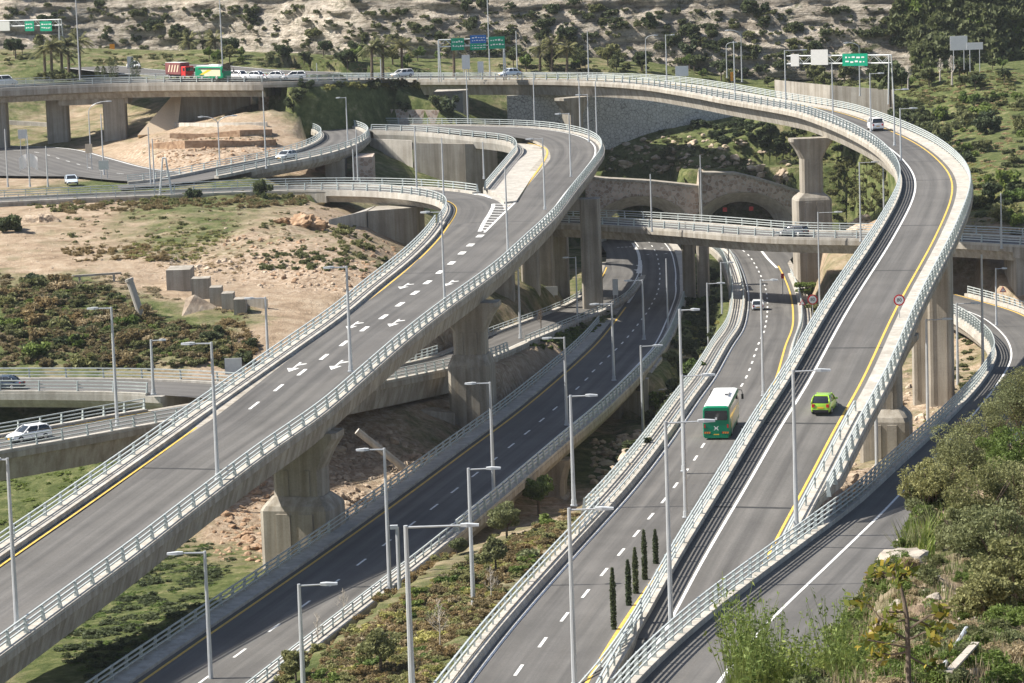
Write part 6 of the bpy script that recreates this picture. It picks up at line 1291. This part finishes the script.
# --- rocks
from mathutils import noise as mn
def rockmesh(seed,mat,sub=3,rough=.16):
    import bmesh
    bm=bmesh.new(); bmesh.ops.create_icosphere(bm,subdivisions=sub,radius=1.); rg=random.Random(seed); ofs=[(rg.uniform(-1,1),rg.uniform(-1,1),rg.uniform(-1,1)) for _ in range(9)]
    for v in bm.verts:
        p=v.co.copy()
        for o in ofs:
            d=Vector(o).normalized(); s=p.dot(d)
            if s>.62: p-=d*(s-.62)*.9
        p*=1+rough*mn.fractal(p*2.2+Vector((seed*3.1,0,0)),.9,2.1,5)*1.1; v.co=Vector((p.x,p.y*.85,p.z*.72))
    me=bpy.data.meshes.new('rock'); bm.to_mesh(me); bm.free(); me.materials.append(M[mat]); return me
RBIG=[rockmesh(40,'rock',5,.34),rockmesh(41,'rock_red',5,.34)]
RK=[rockmesh(i,'rock') for i in range(4)]; RR=[rockmesh(i+10,'rock_red') for i in range(3)]; RG=[rockmesh(i+20,'stone_grey') for i in range(3)]
def rock(X,s,S,label,group):
    o=inst('rock',random.choice(S),None,(X[0],X[1],X[2]+.1*s),random.uniform(0,6.28),(s*random.uniform(.7,1.4),s*random.uniform(.7,1.3),s*random.uniform(.5,1.))); o.rotation_euler=(random.uniform(-.5,.5),random.uniform(-.5,.5),random.uniform(0,6.28)); tag(o,label,'rock',group)
for poly,n,a,b,S,l,g in [([(335,425),(410,440),(430,480),(385,520),(335,500)],60,.25,.9,RK,'rubble stone on the slope right of the first flyover pier','rubble by the first pier'),([(215,460),(268,450),(266,560),(230,560)],45,.25,.9,RR,'reddish rubble stone left of the first flyover pier','reddish rubble by the first pier'),([(592,440),(640,432),(640,470),(595,480)],22,.4,1.3,RK,'pale boulder in the gully beneath the dark viaduct','gully boulders'),([(825,460),(855,460),(850,500),(815,530)],14,.5,1.5,RK,'pale boulder between the high flyover and the S curved ramp','boulders by the S curved ramp'),([(165,256),(290,262),(285,282),(170,272)],60,.2,.6,RK,'small stone in the row along the dirt track','stones along the dirt track'),([(605,150),(700,140),(790,160),(790,180),(605,172)],40,.5,1.6,RK,'pale rock in the scrub above the tunnel wall','rocks above the tunnel wall'),([(900,330),(925,320),(945,430),(880,420)],20,.3,.9,RK,'rock on the bank behind the tall portal columns','rocks by the portal columns'),([(640,400),(690,330),(690,380),(650,430)],14,.3,.9,RG,'grey rock in the shaded gully','rocks in the shaded gully')]:
    for X in scatter(poly,n): rock(X,random.uniform(a,b),S,l,g)
RT=[rockmesh(i+60,'rock',2) for i in range(4)]; RTR=[rockmesh(i+70,'rock_red',2) for i in range(3)]
rubble('slope_rubble',scatter([(165,255),(300,258),(395,262),(400,300),(280,292),(170,274)],420),.12,.5,RT)
rubble('slope_rubble',scatter([(220,235),(400,240),(400,295),(240,285)],260),.15,.6,RTR)
rubble('earth_stones',scatter([(0,205),(330,205),(400,250),(330,330),(250,300),(0,275)],500),.08,.28,RT)
rubble('valley_rubble',scatter([(335,420),(420,440),(440,480),(385,520),(330,500)],420),.15,.6,RT)
rubble('valley_rubble',scatter([(205,470),(268,450),(268,565),(215,560)],350),.15,.6,RTR)
rubble('gully_rubble',scatter([(590,440),(640,430),(645,470),(592,490)],160),.2,.8,RT)
rubble('bank_rubble',scatter([(845,330),(880,330),(945,400),(945,430),(870,470),(820,530),(815,500)],320),.12,.5,RT)
rubble('tunnel_rubble',scatter([(605,140),(700,135),(800,150),(800,185),(700,170),(605,174)],220),.2,1.1,RT)
rubble('earth_bank_rubble',scatter([(150,140),(280,138),(270,165),(165,168)],420),.15,.6,RTR)
for px,py,s,S,l in [(45,222,3.4,RBIG[:1],'heaped pale earth mound at the left below the branch road'),(300,225,3.,RBIG[1:],'reddish rock outcrop on the earth slope below the branch bridge'),(285,222,2.4,RBIG[1:],'smaller reddish outcrop left of the larger one'),(870,222,4.5,RBIG[:1],'tan rock mound behind the level bridge'),(857,232,3.5,RBIG[:1],'smaller tan rock mound left of the larger one')]:
    X=hit(px,py); rock((X[0],X[1],X[2]-.25*s),s,S,l,None)
# ================================================================== FOREGROUND SLOPE
def bigbush(X,r,kind,label,seed,n=8500,size=.062,h=.8):
    t=thing('bush',label,'bush',tuple(X),random.uniform(0,6)); V,tt=crown(n,(r,r,r*h),seed,nc=26,size=size,spread=.36); o=bpy.data.objects.new('leaves',qmesh('leaves',V,tt,MATOF[kind])); COL.objects.link(o); o.parent=t
    m=MB(); rg=random.Random(seed)
    for k in range(9):
        a=rg.uniform(0,6.28); m.chain([(0,0,-.3),(math.cos(a)*r*.3,math.sin(a)*r*.3,r*h*.7),(math.cos(a)*r*.6,math.sin(a)*r*.6,r*h*1.3)],[.05,.03,.012],5)
    m.build('stems','bark',t)
for i,(px,py,r,k,l) in enumerate([(1012,428,2.3,'olive','dark rounded bush at the right edge, uppermost on the slope'),(1024,400,2.2,'hill','darkest bush at the right edge above the slope'),(985,462,1.9,'olive','grey green bush right of the dry grass'),(955,478,1.8,'olive','large grey green bush beside the S curved ramp'),(932,492,1.4,'olive','left grey green bush overhanging the S curved ramp'),(1010,478,1.5,'green','bright green bush between the grey green bushes'),(915,510,1.0,'olive','small dull green bush above the pale boulder'),(1020,520,1.7,'olive','broad low bush at the right edge under the bright green one'),(985,530,1.5,'hill','dense dark bush in the middle of the slope'),(1000,575,1.5,'olive','dense green bush right of the bare stones'),(1020,610,1.4,'hill','dark bush near the lower right corner'),(965,555,1.1,'olive','spreading bush above the bare stones'),(990,620,.9,'olive','low bush beside the grey plank')]):
    bigbush(fore(px,py),r,k,l,300+i)
for k_,n,a,b in [('fhill',60,.25,.5),('fdry',110,.2,.42),('folive',60,.2,.5),('fgreen',150,.25,.5)]:
    pts=[fore(random.uniform(800,1030),random.uniform(440,700)) for _ in range(n)]; stuff('slope_herbs',pts,k_,a,b,1,.9)
def blades(name,pts,n,h,w,mat,seed,lean=.35):
    rg=np.random.default_rng(seed); Vs=[]
    for X in pts:
        for _ in range(n):
            a=rg.uniform(0,6.28); L=h*rg.uniform(.5,1.2); b=np.array(X)+np.array([rg.normal()*.12,rg.normal()*.12,-.03]); le=lean*rg.uniform(.2,1.4); tip=b+np.array([math.cos(a)*L*le,math.sin(a)*L*le,L]); sd=np.array([-math.sin(a),math.cos(a),0])*w; mid=(b+tip)/2+np.array([0,0,L*.08])
            Vs+=[b-sd,b+sd,mid+sd*.8,mid-sd*.8,mid-sd*.8,mid+sd*.8,tip+sd*.1,tip-sd*.1]
    V=np.array(Vs); t=np.repeat(rg.uniform(0,1,len(V)//8),2); return qmesh(name,V,t,mat)
def cover(name,pts,n,h,w,mat,seed,lean=.35): o=bpy.data.objects.new(name,blades(name,pts,n,h,w,mat,seed,lean)); COL.objects.link(o); o['kind']='stuff'; return o
cover('dry_grass',[fore(random.uniform(820,1030),random.uniform(480,700)) for _ in range(500)],16,.32,.010,'leaf_dry',1); cover('green_grass',[fore(random.uniform(820,1030),random.uniform(470,700)) for _ in range(500)],14,.26,.010,'leaf_green',2)
for i,(px,py) in enumerate([(898,548),(907,543),(916,552),(925,545),(934,538),(925,560),(908,560),(945,530)]):
    X=fore(px,py); o=bpy.data.objects.new('asphodel',blades('asphodel',[X*0],38,.95,.028,'leaf_green' if i%2 else 'leaf_olive',50+i,.7)); COL.objects.link(o); o.location=tuple(X); tag(o,'clump of long strap leaves beside the pale boulder on the slope','plant','strap leaved clumps')
def broom(X,h,seed,label):
    t=thing('broom_plant',label,'plant',tuple(X),0,'green broom plants'); rg=random.Random(seed); m=MB(); lf=[]
    for k in range(24):
        a=rg.uniform(0,6.28); L=h*rg.uniform(.5,1.15); le=rg.uniform(.03,.38); p1=(math.cos(a)*L*le*.4,math.sin(a)*L*le*.4,L*.5); p2=(math.cos(a)*L*le,math.sin(a)*L*le,L); m.chain([(rg.uniform(-.15,.15),rg.uniform(-.15,.15),-.2),p1,p2],[.012,.009,.004],4)
        for _ in range(9): u=rg.uniform(.25,1); lf.append((p1[0]+(p2[0]-p1[0])*u+rg.uniform(-.05,.05),p1[1]+(p2[1]-p1[1])*u+rg.uniform(-.05,.05),p1[2]+(p2[2]-p1[2])*u))
    m.build('stems','leaf_stem',t); r2=np.random.default_rng(seed); P=np.array(lf); o=bpy.data.objects.new('leaves',qmesh('leaves',leaves(P,.045,2.6,r2),r2.uniform(.1,1,len(P)),'leaf_green')); COL.objects.link(o); o.parent=t
M['leaf_stem']=simple('green_stem',(.22,.28,.08),.7,0,.2,5)
for i in range(34):
    px=random.uniform(735,895); top=random.uniform(600,650) if px<850 else random.uniform(630,665); X=atD(px,700+random.uniform(0,18),random.uniform(56,68)); h=np.clip(solve_h(X,top),.9,2.4); broom(X,h,i,'feathery green broom plant at the bottom edge, in front of the ramp')
for i,(px,top) in enumerate([(722,592),(735,612),(748,640)]): X=atD(px+8,705,62); broom(X,solve_h(X,top),60+i,'tall thin broom shoot at the bottom, left of the other broom plants')
# young tree with broad yellow green leaves
B=fore(909,697); D0=np.linalg.norm(B-np.array([0,0,CH])); t=thing('young_tree','young tree with broad yellowing leaves on a thin trunk at the bottom right','tree',tuple(B))
Pq=lambda px,py,d=0.: tuple(atD(px,py,D0+d)-B)
m=MB(); m.chain([Pq(909,700),Pq(908,650),Pq(907,618),Pq(904,600),Pq(900,584),Pq(892,575)],[.05,.045,.04,.033,.025,.015],8); m.build('trunk','bark',t); m=MB()
BR=[[(908,652),(890,655),(878,652)],[(907,640),(890,630),(883,625)],[(907,620),(893,622),(880,618),(868,603),(858,600)],[(905,612),(888,612)],[(907,640),(925,632),(940,640)],[(907,630),(930,615),(943,612)],[(907,655),(925,665),(938,668)],[(900,584),(895,568)],[(892,575),(880,572),(875,570)],[(896,578),(912,570)],[(880,618),(872,640)],[(907,618),(922,622),(938,630)],[(908,648),(895,645),(868,640)]]
tips=[]
for k,b in enumerate(BR):
    dd=random.uniform(-.7,.7); pts=[Pq(*p,d=dd*i/len(b)) for i,p in enumerate(b)]; m.chain(pts,[.022,.018,.014,.011,.008][:len(pts)],5); tips+= [pts[-1],tuple((np.array(pts[-1])+np.array(pts[-2]))/2)]
m.build('branches','bark',t)
rg=np.random.default_rng(5); P=np.concatenate([np.array(p)+rg.normal(size=(12,3))*.085 for p in tips]); M['leaf_fig']=foliage('broad_yellowing_leaves',(.08,.11,.02),(.18,.21,.04),(.42,.32,.06))
o=bpy.data.objects.new('leaves',qmesh('leaves',leaves(P,.115,1.8,rg,.6),rg.uniform(0,1,len(P)),'leaf_fig')); COL.objects.link(o); o.parent=t
for px,py,s,l in [(893,560,.75,'largest pale boulder on the slope, beside the strap leaves'),(886,572,.55,'pale boulder below the largest one'),(905,545,.5,'pale boulder above the largest one'),(935,520,.5,'pale rock between bushes on the slope'),(935,600,.3,'pale stone right of the young tree top'),(918,635,.35,'flat pale stone right of the young tree'),(985,610,.3,'pale stone below the dense bushes'),(960,650,.3,'pale stone left of the plank')]:
    rock(fore(px,py),s,RG,l,None)
for _ in range(90):
    X=fore(random.uniform(850,1000),random.uniform(570,690)); rock(X,random.uniform(.05,.17),RG,'small pale stone scattered on the near slope','stones on the near slope')
for (a,b,nm,mt,l) in [((941,683),(967,643),'metal_pipe','pole','thin grey pipe lying on the near slope at the bottom right'),((950,690),(975,660),'wooden_plank','bark_pale','weathered plank lying on the near slope right of the pipe')]:
    A=fore(*a)+np.array([0,0,.25]); Bq=fore(*b)+np.array([0,0,.3]); m=MB()
    if nm=='metal_pipe': m.tube(A,Bq,.05,.05,8)
    else:
        d=(Bq-A)/np.linalg.norm(Bq-A); s=np.cross(d,[0,0,1]); s=s/np.linalg.norm(s)*.07; u=np.cross(s,d); u=u/np.linalg.norm(u)*.02; m.loft([[tuple(p+s+u),tuple(p-s+u),tuple(p-s-u),tuple(p+s-u)] for p in (A,Bq)])
    o=m.build(nm,mt); tag(o,l,'pipe' if nm=='metal_pipe' else 'plank')
# ------------------------------------------------------------------ light and render
flush_posts()
w=bpy.data.worlds.new('World'); SC.world=w; w.use_nodes=True; nt=w.node_tree; bg=nt.nodes['Background']
sk=nt.nodes.new('ShaderNodeTexSky'); sk.sky_type='NISHITA'; sk.sun_disc=False
EL,AZ=math.radians(46),math.radians(4)
S=Vector((-math.cos(AZ)*math.cos(EL),math.sin(AZ)*math.cos(EL),math.sin(EL)))
sk.sun_elevation=EL; sk.sun_rotation=math.atan2(S.x,S.y); sk.dust_density=1.5; sk.air_density=1.
nt.links.new(sk.outputs['Color'],bg.inputs['Color']); bg.inputs['Strength'].default_value=.075
l=bpy.data.lights.new('sun','SUN'); l.energy=5.0; l.angle=math.radians(.5); l.color=(1,.94,.84); lo=bpy.data.objects.new('sun',l); COL.objects.link(lo)
lo.rotation_euler=(-S).to_track_quat('-Z','Y').to_euler(); lo.location=S*500
hz=bpy.data.materials.new('haze'); hz.use_nodes=True; nt=hz.node_tree; nt.nodes.clear(); vo=nt.nodes.new('ShaderNodeVolumePrincipled'); vo.inputs['Color'].default_value=(.86,.92,1,1); vo.inputs['Density'].default_value=HAZE; vo.inputs['Anisotropy'].default_value=.1
oo=nt.nodes.new('ShaderNodeOutputMaterial'); nt.links.new(vo.outputs[0],oo.inputs['Volume']); M['haze']=hz
if HAZE: m=MB(); m.box((0,600,62),(6400,6200,172)); o=m.build('haze','haze'); o['kind']='stuff'
vs=SC.view_settings; vs.view_transform='Standard'; vs.look='None'; vs.gamma=1; vs.exposure=EXPOSURE; vs.use_curve_mapping=False
SC.render.engine='CYCLES'; SC.cycles.max_bounces=6; SC.cycles.diffuse_bounces=3
SC.render.resolution_x=1024; SC.render.resolution_y=683
